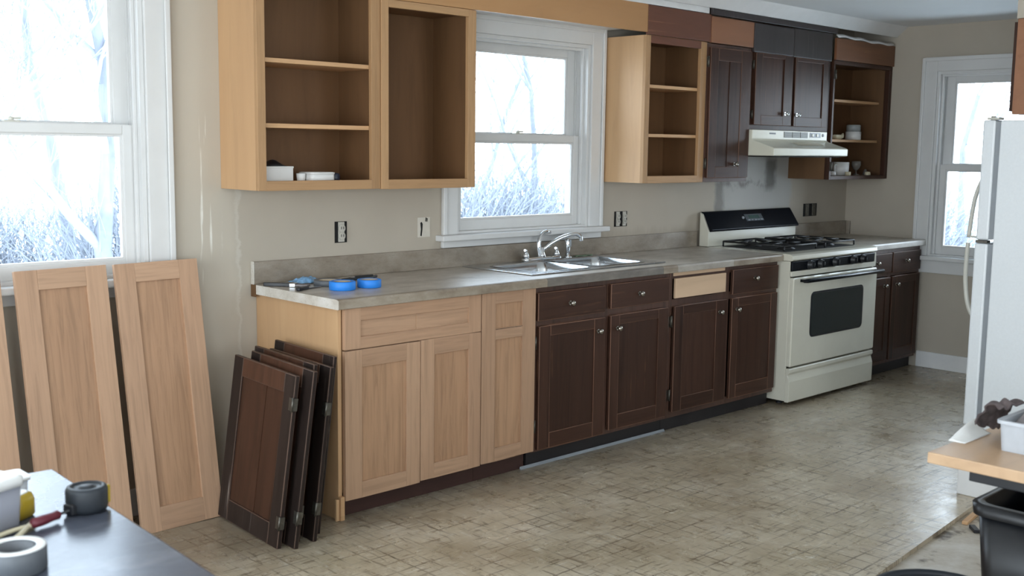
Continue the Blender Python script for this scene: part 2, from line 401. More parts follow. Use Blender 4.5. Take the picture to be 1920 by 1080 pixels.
m = wall_mb(YR, 0, -.02, ZC, [(-2.9, -.8, .4, 2.2), (-5.6, -3.5, .4, 2.2)], lambda m, a, b, c, d: m.box(XL-TH, XL, a, b, c, d))
struct(m.build('wall_left', M_wallp))
m = wall_mb(XL-TH, XR+TH, -.02, ZC, [(-2.3, -.9, .8, 2.1), (1.0, 2.4, .8, 2.1)], lambda m, a, b, c, d: m.box(a, b, YR-TH, YR, c, d))
struct(m.build('wall_rear', M_wallp))
struct(bx('wall_partition', M_wallp, 3.2, XR, -2.72, -2.60, -.02, ZC))
struct(bx('ceiling', M_ceil, XL-TH, XR+TH, YR-TH, TH, ZC, ZC+.1))
# the vinyl stops along a slightly skewed line where the opposite cabinet run once stood
f = MB(); f.prism([(XL, 0), (XL, -2.86), (1.09, -2.389), (2.19, -2.278), (XR, -2.0), (XR, 0)], 'z', -.02, 0)
struct(f.build('floor', M_floor))
struct(bx('subfloor', M_sub, XL, XR, YR, 0, -.06, -.0203))
# crown board against the ceiling above the cabinets
c = MB(); c.prism([(-.325, 2.330), (-.338, 2.330), (-.42, 2.3995), (-.325, 2.3995)], 'x', -2.0, XR-.002)
struct(c.build('trim_1', M_trimw))
struct(bx('baseboard_right', M_trimw, XR-.016, XR-.0005, -1.7, -.62, .0005, .115, bevel=.004))
struct(bx('baseboard_back', M_trimw, XL, -.40, -.016, -.0005, .0005, .115, bevel=.004))
# bare ply strip that closes the gap between wall and cabinets at ceiling height
struct(bx('trim_2', M_trimw, -.17, 2.81, -.312, -.296, 2.300, 2.399))

def window(name, loc, rotz, Wd, z0, z1, zm, cw, stool_drop, lock=True):
    w = bpy.data.objects.new(name, None); COL.objects.link(w); w.location = loc; w.rotation_euler = (0, 0, rotz); struct(w)
    hc = cw*.88; m = MB()                                   # casing with a raised backband
    m.box(-cw, 0, -.018, -.0004, z0, z1+hc); m.box(Wd, Wd+cw, -.018, -.0004, z0, z1+hc); m.box(0, Wd, -.018, -.0004, z1, z1+hc)
    m.build('casing', M_white, w, .003)
    m = MB(); m.box(-cw-.006, -cw+.018, -.030, -.018, z0, z1+hc+.006); m.box(Wd+cw-.018, Wd+cw+.006, -.030, -.018, z0, z1+hc+.006)
    m.box(-cw+.018, Wd+cw-.018, -.030, -.018, z1+hc-.018, z1+hc+.006); m.build('backband', M_white, w, .004)
    m = MB(); m.box(.0004, .02, -.002, TH, z0, z1-.0004); m.box(Wd-.02, Wd-.0004, -.002, TH, z0, z1-.0004); m.box(.02, Wd-.02, -.002, TH, z1-.02, z1-.0004)
    m.box(.02, Wd-.02, .0, TH+.02, z0+.0004, z0+.012)
    m.build('jamb', M_white, w, .001)
    m = MB(); m.box(.02, .034, .028, .046, z0+.012, z1-.02); m.box(Wd-.034, Wd-.02, .028, .046, z0+.012, z1-.02); m.box(.034, Wd-.034, .028, .046, z1-.034, z1-.02)
    m.build('stop', M_white, w, .002)
    m = MB(); m.box(.02, .028, .084, .090, z0+.012, z1-.02); m.box(Wd-.028, Wd-.02, .084, .090, z0+.012, z1-.02); m.build('parting_strip', M_white, w)
    bx('stool', M_white, -cw-.035, Wd+cw+.035, -.062, .03, z0-.030, z0, w, .006)
    bx('apron', M_white, -cw-.004, Wd+cw+.004, -.020, -.0004, z0-.030-stool_drop, z0-.030, w, .004)
    def sash(nm, v0, v1, a, b, bot, top, st=.052):
        m = MB(); u0, u1 = .021, Wd-.021
        m.box(u0, u0+st, v0, v1, a, b); m.box(u1-st, u1, v0, v1, a, b); m.box(u0+st, u1-st, v0, v1, a, a+bot); m.box(u0+st, u1-st, v0, v1, b-top, b)
        s = m.build(nm, M_white, w, .003)
        bd = MB(); q = .010                                  # glazing bead
        bd.box(u0+st, u0+st+q, v0+.008, v1-.004, a+bot, b-top); bd.box(u1-st-q, u1-st, v0+.008, v1-.004, a+bot, b-top)
        bd.box(u0+st+q, u1-st-q, v0+.008, v1-.004, a+bot, a+bot+q); bd.box(u0+st+q, u1-st-q, v0+.008, v1-.004, b-top-q, b-top)
        bd.build('glazing_bead', M_white, s)
        vm = (v0+v1)/2; bx('pane', M_glass, u0+st, u1-st, vm-.002, vm+.002, a+bot, b-top, s)
        return s
    sash('upper_sash', .092, .124, zm-.016, z1-.021, .036, .05, .066)
    lo = sash('lower_sash', .048, .082, z0+.013, zm+.020, .052, .038)
    if lock:
        m = MB(); m.box(Wd/2-.03, Wd/2+.03, .052, .080, zm+.020, zm+.028); m.lathe([(.011, 0), (.011, .010), (.007, .014)], (Wd/2, .066, zm+.028), n=12); m.box(Wd/2-.004, Wd/2+.035, .058, .070, zm+.032, zm+.040)
        m.build('sash_lock', M_handle, lo, .001)
    return w
window('window_1', (-1.48, 0, 0), 0, .99, .985, 2.20, 1.568, .10, .045)
window('window_2', (1.155, 0, 0), 0, .99, 1.08, 2.09, 1.568, .097, .036)
window('window_3', (XR, -.655, 0), R(-90), .905, .80, 2.08, 1.420, .10, .09)

# ------------------------------------------------------------------ cabinet builders
def knob(p, x, y, z, m=None, r=.014, bent=0):
    k = MB(); k.lathe([(.0055, 0), (.0055, .010), (r*.6, .013), (r, .019), (r, .024), (r*.75, .029), (.0001, .031)], (x, y, z), 'y', 14)
    k.lathe([(r*.75, 0), (r*.75, .003)], (x, y, z), 'y', 14)
    return k.build('knob', m or M_brass, p)
def hinge(p, x, y, z, h=.055):
    k = MB(); k.box(x-.011, x+.011, y-.004, y, z-h/2, z+h/2); k.tube([(x, y-.006, z-h/2-.004), (x, y-.006, z+h/2+.004)], .005, 8)
    for s in (-1, 1): k.lathe([(.003, 0), (.002, .0015)], (x+s*.007, y-.004, z+h*.3*s), 'y', 8)
    return k.build('hinge', M_hinge, p)
def frame_door(name, p, x0, x1, z0, z1, yf, th, sl, sr, rt, rb, ms, mr, mp, rec=.009, bev=.0015, bmat=-1, edge=None, panels=None, boards=1):
    """stile-and-rail door: mesh = frame, child = recessed panel(s). panels: list of (z0,z1) openings"""
    yb = yf+th; op = panels or [(z0+rb, z1-rt)]
    m = MB(); m.box(x0, x0+sl, yf, yb, z0, z1, 0); m.box(x1-sr, x1, yf, yb, z0, z1, 0)
    zz = [z0] + [v for o in op for v in o] + [z1]
    for a, b in zip(zz[::2], zz[1::2]): m.box(x0+sl, x1-sr, yf, yb, a, b, 1)
    mats = [ms, mr] + ([edge] if edge else [])
    d = m.build(name, mats, p, bev, 2, 2 if edge else -1)
    for a, b in op:
        n = boards; wv = (x1-sr-x0-sl)/n
        for i in range(n):
            bx('panel', mp, x0+sl+i*wv+(.0008 if i else 0), x0+sl+(i+1)*wv, yf+rec-.003*(i % 2), yb-.003, a, b, d)
    return d
def slab(name, p, m, x0, x1, z0, z1, yf, th, bev=.003, edge=None):
    return MB().box(x0, x1, yf, yf+th, z0, z1).build(name, [m, edge] if edge else m, p, bev, 2, 1 if edge else -1)

YF = -.63; YC = -.610
# ---- light new base cabinets
t = thing('base_cabinet', 'new unfinished oak base cabinet with wide drawer front above two doors at counter end', 'cabinet', group='base cabinets under the long counter')
m = MB(); m.box(0, .018, YC, -.002, .10, .872); m.box(0, .018, -.605, -.002, 0.0005, .10); m.build('side_panel', M_ply, t, .001)
m = MB(); m.box(.018, .766, YC, -.03, .095, .113); m.box(.75, .766, YC, -.03, .113, .872); m.box(.018, .766, -.03, -.012, .095, .872); m.build('carcass', M_in, t)
m = MB(); m.box(.018, .05, YC, YC+.02, .095, .872); m.box(.735, .766, YC, YC+.02, .095, .872); m.box(.05, .735, YC, YC+.02, .84, .872); m.box(.05, .735, YC, YC+.02, .68, .72); m.box(.05, .735, YC, YC+.02, .095, .12)
m.build('face_frame', M_in, t)  # darker wood stands in for the shade in the gaps between the fronts
bx('toe_kick', M_toew, .02, .766, -.575, -.56, .0005, .095, t)
bx('end_block', M_shelf, -.0005, .019, -.628, -.606, .0005, .10, t, .002); bx('filler_strip', M_ply, -.016, -.0015, -.618, -.606, .0005, .09, t, .001)
frame_door('drawer_front', t, .022, .760, .704, .870, YF, .0195, .078, .074, .052, .047, M_oak_z, M_oak_x, M_oak_px, boards=2)
frame_door('door', t, .022, .4105, .080, .698, YF, .0195, .084, .073, .072, .067, M_oak_z, M_oak_x, M_oak_pz)
frame_door('door', t, .4145, .760, .086, .701, YF, .0195, .075, .072, .069, .065, M_oak_z, M_oak_x, M_oak_pz)
t = thing('base_cabinet', 'narrow new oak base cabinet with one tall door between wide oak and dark cabinets', 'cabinet', group='base cabinets under the long counter')
m = MB(); m.box(.768, .786, YC, -.03, .095, .872); m.box(1.088, 1.106, YC, -.03, .095, .872); m.box(.786, 1.088, -.05, -.03, .095, .872); m.box(.786, 1.088, YC+.02, -.05, .095, .113); m.box(.786, 1.088, YC, YC+.02, .84, .872); m.box(.786, 1.088, YC, YC+.02, .095, .12)
m.build('carcass', M_oak_z, t); bx('toe_kick', M_toew, .768, 1.09, -.575, -.56, .0005, .095, t)
d = frame_door('door', t, .766, 1.104, .090, .8725, YF, .0195, .082, .084, .055, .062, M_oak_z, M_oak_x, M_oak_pz, panels=[(.152, .655), (.706, .818)])
bx('groove_line', M_slotd, .849, 1.019, YF-.0004, YF+.002, .7015, .7035, d)

# ---- dark base cabinets
def dark_base(label, x0, x1, xs, frame_m, doors, drawers, bare=None, toe=(0, 0), grp='base cabinets under the long counter'):
    t = thing('base_cabinet', label, 'cabinet', group=grp)
    m = MB(); m.box(x0, x0+.018, YC+.02, -.03, .095, .872); m.box(x1-.018, x1, YC+.02, -.03, .095, .872); m.box(x0+.018, x1-.018, -.05, -.03, .095, .872); m.box(x0+.018, x1-.018, YC+.02, -.05, .095, .113)
    m.build('carcass', M_dk_y, t)
    fr = MB(); ex = [x0] + xs + [x1]
    hw = .022
    fr.box(x0, x0+.026, YC, YC+.02, .078, .872); fr.box(x1-.026, x1, YC, YC+.02, .078, .872)
    for x in xs: fr.box(x-hw, x+hw, YC, YC+.02, .078, .872)
    ed = [x0+.026] + [v for x in xs for v in (x-hw, x+hw)] + [x1-.026]
    for a, b in zip(ed[::2], ed[1::2]):
        fr.box(a, b, YC, YC+.02, .835, .872); fr.box(a, b, YC, YC+.02, .683, .725); fr.box(a, b, YC, YC+.02, .078, .118)
    fr.build('face_frame', M_frame, t, .001)
    bx('toe_kick', M_toe, x0, x1, -.575, -.56, .0005, .078, t)
    for (a, b, c, d_, kx, hx, st) in doors:
        dr = frame_door('door', t, a, b, c, d_, YF-.001, .019, st[0], st[1], .050, .075, M_dk_z, M_dk_x, M_dk_z, rec=.005, bev=.0025, edge=M_edge)
        knob(dr, kx, YF-.001, .622)
        for hz in (.607, .205): hinge(dr, hx, YC-.002, hz)
    for (a, b, c, d_, kx, kz) in drawers:
        dr = slab('drawer_front', t, M_dk_x, a, b, c, d_, YF-.001, .019, .003, M_edge); knob(dr, kx, YF-.001, kz)
    return t
t = dark_base('dark stained base cabinet beside the narrow oak unit with two drawers and two doors', 1.108, 2.130, [1.619], None,
    [(1.132, 1.600, .090, .686, 1.545, 1.119, (.075, .082)), (1.641, 2.106, .100, .689, 1.690, 2.117, (.066, .085))],
    [(1.122, 1.597, .712, .846, 1.338, .782), (1.639, 2.108, .723, .849, 1.858, .785)])
t = dark_base('dark stained base cabinet beside the stove with one drawer front missing its dark face', 2.132, 3.163, [2.655], None,
    [(2.160, 2.638, .112, .689, 2.562, 2.149, (.074, .105)), (2.686, 3.146, .108, .687, 2.728, 3.155, (.06, .068))],
    [(2.686, 3.147, .709, .850, 2.898, .790)])
bd = bx('drawer_front', M_bare, 2.166, 2.624, YF+.004, YF+.018, .731, .838, t, .002); bd['label'] = 'bare pale wood drawer front'
bx('rail_board', M_bare, 2.160, 2.628, YC-.004, YC-.0005, .850, .8725, t, .001)
t = dark_base('dark base cabinet with two narrow doors between the stove and right wall', 4.200, 4.985, [4.553], None,
    [(4.225, 4.539, .105, .675, 4.448, 4.212, (.06, .06)), (4.567, 4.962, .100, .678, 4.618, 4.974, (.06, .06))],
    [(4.225, 4.547, .712, .842, 4.330, .782), (4.563, 4.966, .706, .844, 4.742, .780)], grp='base cabinets at the stove corner')

# ---- countertops
def edge_prof(y0, z0, z1):
    return [(y0+.012, z1), (y0+.004, z1-.003), (y0, z1-.011), (y0, z0+.002), (y0+.002, z0), (y0+.03, z0), (y0+.03, z1)]
t = thing('countertop', 'long worn beige laminate countertop with backsplash and sink cutout', 'countertop')
CX0, CX1, CZ0, CZ1 = -.024, 3.166, .8735, .914
sx0, sx1, sy0, sy1 = 1.20, 2.165, -.512, -.062
m = MB(); m.box(CX0+.004, sx0, -.62, -.001, CZ0, CZ1); m.box(sx1, CX1, -.62, -.001, CZ0, CZ1); m.box(sx0, sx1, -.62, sy0, CZ0, CZ1); m.box(sx0, sx1, sy1, -.001, CZ0, CZ1)
m.build('slab', M_lam, t)
for a, b, mm in ((CX0+.004, 1.16, M_lame), (1.16, 2.03, M_lamd), (2.03, 2.152, M_lame), (2.152, 2.66, M_laml), (2.66, CX1, M_lame)):
    MB().prism(edge_prof(-.65, CZ0, CZ1), 'x', a, b-.0008).build('front_edge', mm, t)
e = MB(); pr = edge_prof(-.65, CZ0, CZ1)[:5] + [(-.04, CZ0), (-.04, CZ1)]
e.prism(pr, 'x', CX0, CX0+.004); e.build('end_cap', M_lamw, t)
bx('end_block', M_in, CX0-.002, CX0+.002, -.04, -.002, CZ0-.012, CZ1, t)
bx('backsplash', M_splash, CX0+.004, CX1-.005, -.020, -.001, CZ1, 1.012, t, .003)
bx('backsplash_end', M_lamw, CX0-.001, CX0+.004, -.022, -.001, CZ1, 1.014, t, .001)
t = thing('countertop', 'short laminate countertop with backsplash in the corner right of the stove', 'countertop')
bx('slab', M_lam, 4.195, 4.99, -.62, -.001, CZ0, CZ1, t); MB().prism(edge_prof(-.65, CZ0, CZ1), 'x', 4.195, 4.99).build('front_edge', M_laml, t)
bx('backsplash', M_splash, 4.26, XR-.003, -.020, -.001, CZ1, 1.012, t, .003)
bx('side_splash', M_splash, XR-.02, XR-.0005, -.05, -.021, CZ1, 1.012, t, .002)

# ---- sink
t = thing('kitchen_sink', 'stainless double bowl drop-in sink below the centre window', 'sink', (0, 0, .9142))
b1 = (1.262, 1.648, -.488, -.135); b2 = (1.708, 2.098, -.468, -.112)
m = MB()
ox0, ox1, oy0, oy1 = 1.172, 2.19, -.535, -.032
m.box(ox0, b1[0], oy0, oy1, 0, .006); m.box(b2[1], ox1, oy0, oy1, 0, .006); m.box(b1[1], b2[0], oy0, oy1, 0, .006)
m.box(b1[0], b1[1], oy0, b1[2], 0, .006); m.box(b1[0], b1[1], b1[3], oy1, 0, .006); m.box(b2[0], b2[1], oy0, b2[2], 0, .006); m.box(b2[0], b2[1], b2[3], oy1, 0, .006)
m.build('rim', M_steel, t, .002)
for (a, b, c, d) in (b1, b2):
    k = MB(); lps = []
    for ins, r, z in ((-.012, .05, .0075), (-.002, .045, .009), (.004, .04, .004), (.010, .05, -.03), (.016, .05, -.13), (.03, .05, -.155), (.06, .05, -.160)):
        lps.append(rrect(a+ins, b-ins, c+ins, d-ins, r, z, 5))
    k.loft(lps, False, True)
    bo = k.build('bowl', M_steel, t)
    MB().lathe([(.042, 0), (.040, .002), (.028, .0005), (.0001, 0)], ((a+b)/2, (c+d)/2, -.1595), n=20).build('drain', M_chrome, bo)
# faucet stands on the deck of the sink
FZ = .9204
t = thing('faucet', 'chrome kitchen faucet with tall curved neck and two lever handles behind the sink', 'faucet', (1.70, -.075, FZ))
m = MB(); m.loft([rrect(-.135, .145, -.024, .024, .02, 0, 4), rrect(-.135, .145, -.024, .024, .02, .012, 4), rrect(-.128, .138, -.019, .019, .018, .02, 4)]); m.build('base_plate', M_chrome, t)
for sx, nm in ((-.115, -1), (.118, 1)):
    m = MB(); m.lathe([(.019, .02), (.017, .034), (.012, .042), (.011, .058)], (sx, 0, 0), n=14); m.tube([(sx, 0, .056), (sx-.012, -.012, .060), (sx-.030, -.022, .062)], [.009, .008, .006], 8); m.build('lever_handle', M_chrome, t)
m = MB(); m.lathe([(.022, .02), (.02, .03), (.015, .04), (.014, .07)], (.005, 0, 0), n=16); m.build('post', M_chrome, t)
def arc(pts, n=6):
    """Catmull-Rom through the points"""
    P = [Vector(p) for p in pts]; P = [P[0]*2-P[1]] + P + [P[-1]*2-P[-2]]; out = []
    for i in range(1, len(P)-2):
        for k in range(n):
            u = k/n; a, b, c, d = P[i-1], P[i], P[i+1], P[i+2]
            out.append(.5*((2*b) + (c-a)*u + (2*a-5*b+4*c-d)*u*u + (3*b-a-3*c+d)*u**3))
    return out + [P[-2]]
m = MB(); m.tube(arc([(-.012, 0, .02), (-.020, 0, .07), (-.014, 0, .11), (.012, .004, .140), (.048, .008, .150), (.078, .010, .146)]), [.013]*8+[.012]*18+[.008]*5, 10); m.build('curved_neck', M_chrome, t)
m = MB(); m.tube(arc([(.012, -.004, .058), (.06, -.02, .092), (.13, -.045, .124), (.195, -.068, .136), (.222, -.078, .122), (.228, -.08, .098)]), .011, 10); m.build('spout', M_chrome, t)
t = thing('sink_sprayer', 'chrome side sprayer standing in its holder right of the faucet', 'sprayer', (1.918, -.065, FZ))
m = MB(); m.lathe([(.024, 0), (.022, .006), (.016, .012)], n=14); m.build('holder', M_chrome, t)
m = MB(); m.lathe([(.013, .012), (.013, .045), (.016, .06), (.016, .095), (.012, .105), (.0001, .108)], n=14); m.box(-.006, .006, -.022, -.012, .06, .10); m.build('spray_head', M_chrome, t)
# things in and by the sink
k = MB(); random.seed(3); k.grid(lambda u, v: (1.93+.11*u+.01*math.sin(9*v), -.24+.09*v, .757+.05*math.sin(PI*u)*math.sin(PI*v)*(1+.4*math.sin(11*u+5*v))), 10, 8)
o = k.build('rag', M_ragb); tag(o, 'crumpled brown rag lying in the right sink bowl', 'rag')
so = o.modifiers.new('thick', 'SOLIDIFY'); so.thickness = .004
k = MB(); k.grid(lambda u, v: (2.0+.14*u, -.058+.028*v+.004*math.sin(8*u), .9212+.004*abs(math.sin(7*u+3*v))), 10, 3)
o = k.build('dish_cloth', plain('green_cloth', srgb(120, 138, 112), .9)); tag(o, 'thin grey-green cloth lying on the sink deck beside the sprayer', 'cloth')
o.modifiers.new('thick', 'SOLIDIFY').thickness = .002

# ------------------------------------------------------------------ upper cabinets
def upper(label, x0, x1, z0, z1, yf, side_l, mframe, mx, open_, shelves=(), rails=None, sl=.045, sr=.045, shelf_y=None, side_m=None):
    t = thing('wall_cabinet', label, 'cabinet', group='wall cabinets along the back wall')
    yb = -.0015
    bx('side_panel', side_m or M_ply, x0, x0+.016, yf+.02, yb, z0, z1, t)
    bx('side_panel', M_in, x1-.016, x1, yf+.02, yb, z0, z1, t)
    bx('back_panel', M_in, x0+.016, x1-.016, -.012, yb, z0, z1, t)
    bx('bottom_panel', M_shelf, x0+.016, x1-.016, yf+.02, -.012, z0+.012, z0+.030, t); bx('top_panel', M_in, x0+.016, x1-.016, yf+.02, -.012, z1-.018, z1, t)
    a, b, c, d = open_; m = MB()
    m.box(x0, a, yf, yf+.02, z0, z1, 0); m.box(b, x1, yf, yf+.02, z0, z1, 0); m.box(a, b, yf, yf+.02, z0, c, 2); m.box(a, b, yf, yf+.02, d, z1, 1)
    m.build('face_frame', [mframe, mx, M_oaku_x], t, .0015)
    for z in shelves: bx('shelf', M_shelf, x0+.0165, x1-.0165, (yf+.021) if shelf_y is None else shelf_y, -.0125, z-.018, z, t, .002)
    return t
UZ0 = 1.332
upper('open new oak wall cabinet with two shelves beside the left window', -.160, .452, UZ0, 2.285, -.300, None, M_oaku_z, M_oaku_x, (-.122, .405, 1.371, 2.17), (1.866, 1.604))
t = upper('open new oak wall cabinet without shelves left of the centre window', .4545, 1.008, 1.330, 2.150, -.306, None, M_oaku_z, M_oaku_x, (.494, .960, 1.371, 2.118))
upper('narrow open wall cabinet with pale frame and reddish top right of the centre window', 2.262, 2.815, UZ0, 2.139, -.300, None, M_oaku_z, M_red, (2.303, 2.760, 1.371, 2.098), (1.875, 1.605))
# solid-door dark uppers
def box_case(t, x0, x1, z0, z1, yf, m):
    k = MB(); k.box(x0, x0+.016, yf+.02, -.0015, z0, z1); k.box(x1-.016, x1, yf+.02, -.0015, z0, z1); k.box(x0+.016, x1-.016, yf+.02, -.0015, z0, z0+.016); k.box(x0+.016, x1-.016, yf+.02, -.0015, z1-.016, z1); k.box(x0+.016, x1-.016, -.013, -.0015, z0+.016, z1-.016)
    k.build('case', m, t)
YU = -.300; YD = -.319
t = thing('wall_cabinet', 'dark stained wall cabinet with one tall narrow door left of the range hood', 'cabinet', group='wall cabinets along the back wall')
box_case(t, 2.8165, 3.262, UZ0, 2.134, YU, M_dk_y)
k = MB(); k.box(2.8165, 2.845, YU, YU+.02, UZ0, 2.134); k.box(3.24, 3.262, YU, YU+.02, UZ0, 2.134); k.box(2.845, 3.24, YU, YU+.02, UZ0, 1.37); k.box(2.845, 3.24, YU, YU+.02, 2.08, 2.134); k.build('face_frame', M_frame, t, .001)
d = frame_door('door', t, 2.832, 3.246, 1.357, 2.112, YD, .0185, .078, .104, .072, .064, M_dk_z, M_dk_x, M_dk_z, rec=.006, bev=.0025, edge=M_edge, boards=2)
knob(d, 3.10, YD, 1.437)
for z in (2.03, 1.44): hinge(d, 2.827, YU-.001, z)
t = thing('wall_cabinet', 'dark stained wall cabinet with four doors directly above the range hood', 'cabinet', group='wall cabinets along the back wall')
box_case(t, 3.2635, 4.205, 1.650, 2.292, YU, M_dk_y)
k = MB(); k.box(3.2635, 3.30, YU, YU+.02, 1.65, 2.292); k.box(4.125, 4.205, YU, YU+.02, 1.65, 2.292); k.box(3.30, 4.125, YU, YU+.02, 1.65, 1.69); k.box(3.30, 4.125, YU, YU+.02, 2.27, 2.292); k.box(3.70, 3.75, YU, YU+.02, 1.69, 2.27); k.build('face_frame', M_dk_z, t, .001)
d1 = frame_door('door', t, 3.294, 3.708, 1.679, 2.112, YD, .0185, .072, .098, .022, .058, M_dk_z, M_dk_x, M_dk_z, rec=.007, bev=.002, edge=M_edge); knob(d1, 3.632, YD, 1.753, M_chrome)
d2 = frame_door('door', t, 3.738, 4.130, 1.679, 2.110, YD, .0185, .020, .055, .022, .058, M_dk_z, M_dk_x, M_dk_z, rec=.007, bev=.002, edge=M_edge); knob(d2, 3.768, YD, 1.750, M_chrome)
for z in (2.04, 1.74): hinge(d1, 3.286, YU-.001, z, .045)
for z in (2.05, 1.96): hinge(d2, 4.140, YU-.001, z, .045)
slab('top_door', t, M_blk, 3.268, 3.704, 2.115, 2.286, YD, .0185); slab('top_door', t, M_blk, 3.709, 4.172, 2.113, 2.292, YD, .0185)
# open right corner cabinet
t = thing('wall_cabinet', 'open dark framed wall cabinet with two shelves in the right corner', 'cabinet', group='wall cabinets along the back wall')
x0, x1 = 4.2065, XR-.003
bx('side_panel', M_in, x0, x0+.016, YU+.02, -.0015, UZ0, 2.13, t); bx('side_panel', M_in, x1-.016, x1, YU+.02, -.0015, UZ0, 2.13, t); bx('back_panel', M_in, x0+.016, x1-.016, -.012, -.0015, UZ0, 2.13, t)
bx('bottom_panel', M_in, x0+.016, x1-.016, YU+.02, -.012, 1.338, 1.355, t); bx('top_panel', M_in, x0+.016, x1-.016, YU+.02, -.012, 2.112, 2.13, t)
k = MB(); k.box(x0, 4.228, YD+.002, YU+.0195, UZ0, 2.124); k.box(4.972, x1, YD+.002, YU+.0195, UZ0, 2.124); k.box(4.228, 4.972, YD+.002, YU+.0195, UZ0, 1.356, 1); k.box(4.228, 4.972, YD+.002, YU+.0195, 2.098, 2.124, 1); k.build('face_frame', [M_dk_z, M_dk_x], t, .0015)
for z in (1.876, 1.604): bx('shelf', M_shelf, x0+.0165, x1-.0165, -.235, -.0125, z-.018, z, t, .002)
for z in (1.42, 2.03): hinge(t, 4.222, YD+.001, z)
# soffit boards above the cabinets
def board(label, m, x0, x1, z0, z1, y, cat='panel', th=.018, name='soffit_panel'):
    return tag(bx(name, m, x0, x1, y, y+th, z0, z1, bevel=.0015), label, cat, 'soffit boards above the wall cabinets')
tsb = thing('soffit_panel', 'long light birch soffit board spanning above the centre window', 'panel', group='soffit boards above the wall cabinets')
bx('face_board', M_sof, .4535, 2.2605, -.309, -.291, 2.1525, 2.300, tsb, .001); bx('underside_board', M_trimw, 1.0095, 2.2605, -.290, -.0015, 2.1785, 2.190, tsb)
board('reddish brown soffit board above the narrow open cabinet', M_red, 2.262, 2.834, 2.141, 2.297, -.312)
board('orange brown worn soffit board above the tall narrow dark door', M_org, 2.8355, 3.262, 2.138, 2.288, -.316)
board('orange brown soffit board with chipped top above the right corner cabinet', wood('soffit_corner_stain', srgb(104, 68, 46), 'x', con=.25, fine=10, rough=.4, wear=srgb(150, 110, 84)), 4.207, 5.005, 2.126, 2.268, -.330)
board('thin blackened frieze strip under the crown above the dark doors', M_blk, 2.815, 4.207, 2.294, 2.3292, -.334)
# torn plaster over the corner board
k = MB(); k.grid(lambda u, v: (4.22+.76*u, -.337+.02*v, 2.2735+.018*v+.008*math.sin(13*u)*math.sin(7*u+1)), 24, 2); o = k.build('plaster_remnant', M_trimw)
o.modifiers.new('thick', 'SOLIDIFY').thickness = .006; tag(o, 'ragged white plaster remnant along the top of the corner soffit board', 'plaster')

# ------------------------------------------------------------------ range hood
t = thing('range_hood', 'cream range hood with vent grilles mounted below the dark cabinet', 'hood', (0, 0, 0))
hx0, hx1 = 3.250, 4.118
prof = [(-.002, 1.490), (-.49, 1.490), (-.497, 1.494), (-.497, 1.534), (-.490, 1.540), (-.352, 1.582), (-.340, 1.592), (-.340, 1.6475), (-.002, 1.6475)]
MB().prism(prof, 'x', hx0, hx1).build('shell', M_hood, t, .003)
bx('filter_pan', M_slotd, hx0+.03, hx1-.03, -.46, -.03, 1.482, 1.4895, t)
for i in range(3):
    a = 3.60+.094*i; g = bx('vent_grille', plain('grille_gray', srgb(98, 104, 104), .5), a, a+.088, -.3425, -.3402, 1.604, 1.640, t)
    for j in range(4): bx('slat', M_hood, a+.002, a+.086, -.3445, -.3426, 1.610+.008*j, 1.6115+.008*j, g)
sw = bx('switch_panel', plain('switch_gray', srgb(150, 156, 164), .4), 3.905, 4.035, -.3425, -.3402, 1.608, 1.638, t, .001)
for a in (3.925, 3.98): MB().box(a, a+.022, -.347, -.3426, 1.614, 1.632).build('switch', M_hood, sw, .001)
bx('name_plate', M_gask, 3.435, 3.505, -.3415, -.3402, 1.622, 1.632, t, .0005)
MB().lathe([(.010, 0), (.010, .003)], (4.065, -.340, 1.624), 'y', 12).build('indicator_dot', M_gask, t)
MB().grid(lambda u, v: (3.62+.30*u, -.44+.06*v, 1.5555+.0183*v+.0012), 6, 2).build('scuff_plate', M_creamd, t)

# ------------------------------------------------------------------ stove
t = thing('gas_stove', 'cream freestanding gas stove with black backguard and black control panel', 'stove')
X0, X1 = 3.172, 4.178
m = MB(); m.prism([(-.04, .03), (-.690, .03), (-.690, .872), (-.04, .872)], 'x', X0, X0+.012); m.prism([(-.04, .03), (-.690, .03), (-.690, .872), (-.04, .872)], 'x', X1-.012, X1); m.box(X0+.012, X1-.012, -.06, -.04, .03, .872); m.box(X0+.012, X1-.012, -.67, -.06, .03, .045)
m.build('body', M_cream, t, .002)
for x in (X0+.06, X1-.06):
    for y in (-.62, -.12): MB().lathe([(.02, 0.0005), (.02, .01), (.012, .012), (.012, .03)], (x, y, 0), n=10).build('foot', M_blkp, t)
ck = MB(); ck.prism([(-.705, .876), (-.712, .884), (-.708, .906), (-.69, .914), (-.66, .916), (-.10, .916), (-.10, .874), (-.69, .874)], 'x', X0-.002, X1+.002)
ctop = ck.build('cooktop', M_cream, t, .002)
bx('cooktop_well', M_slotd, X0+.10, X1-.10, -.60, -.135, .916, .9185, t, .002)
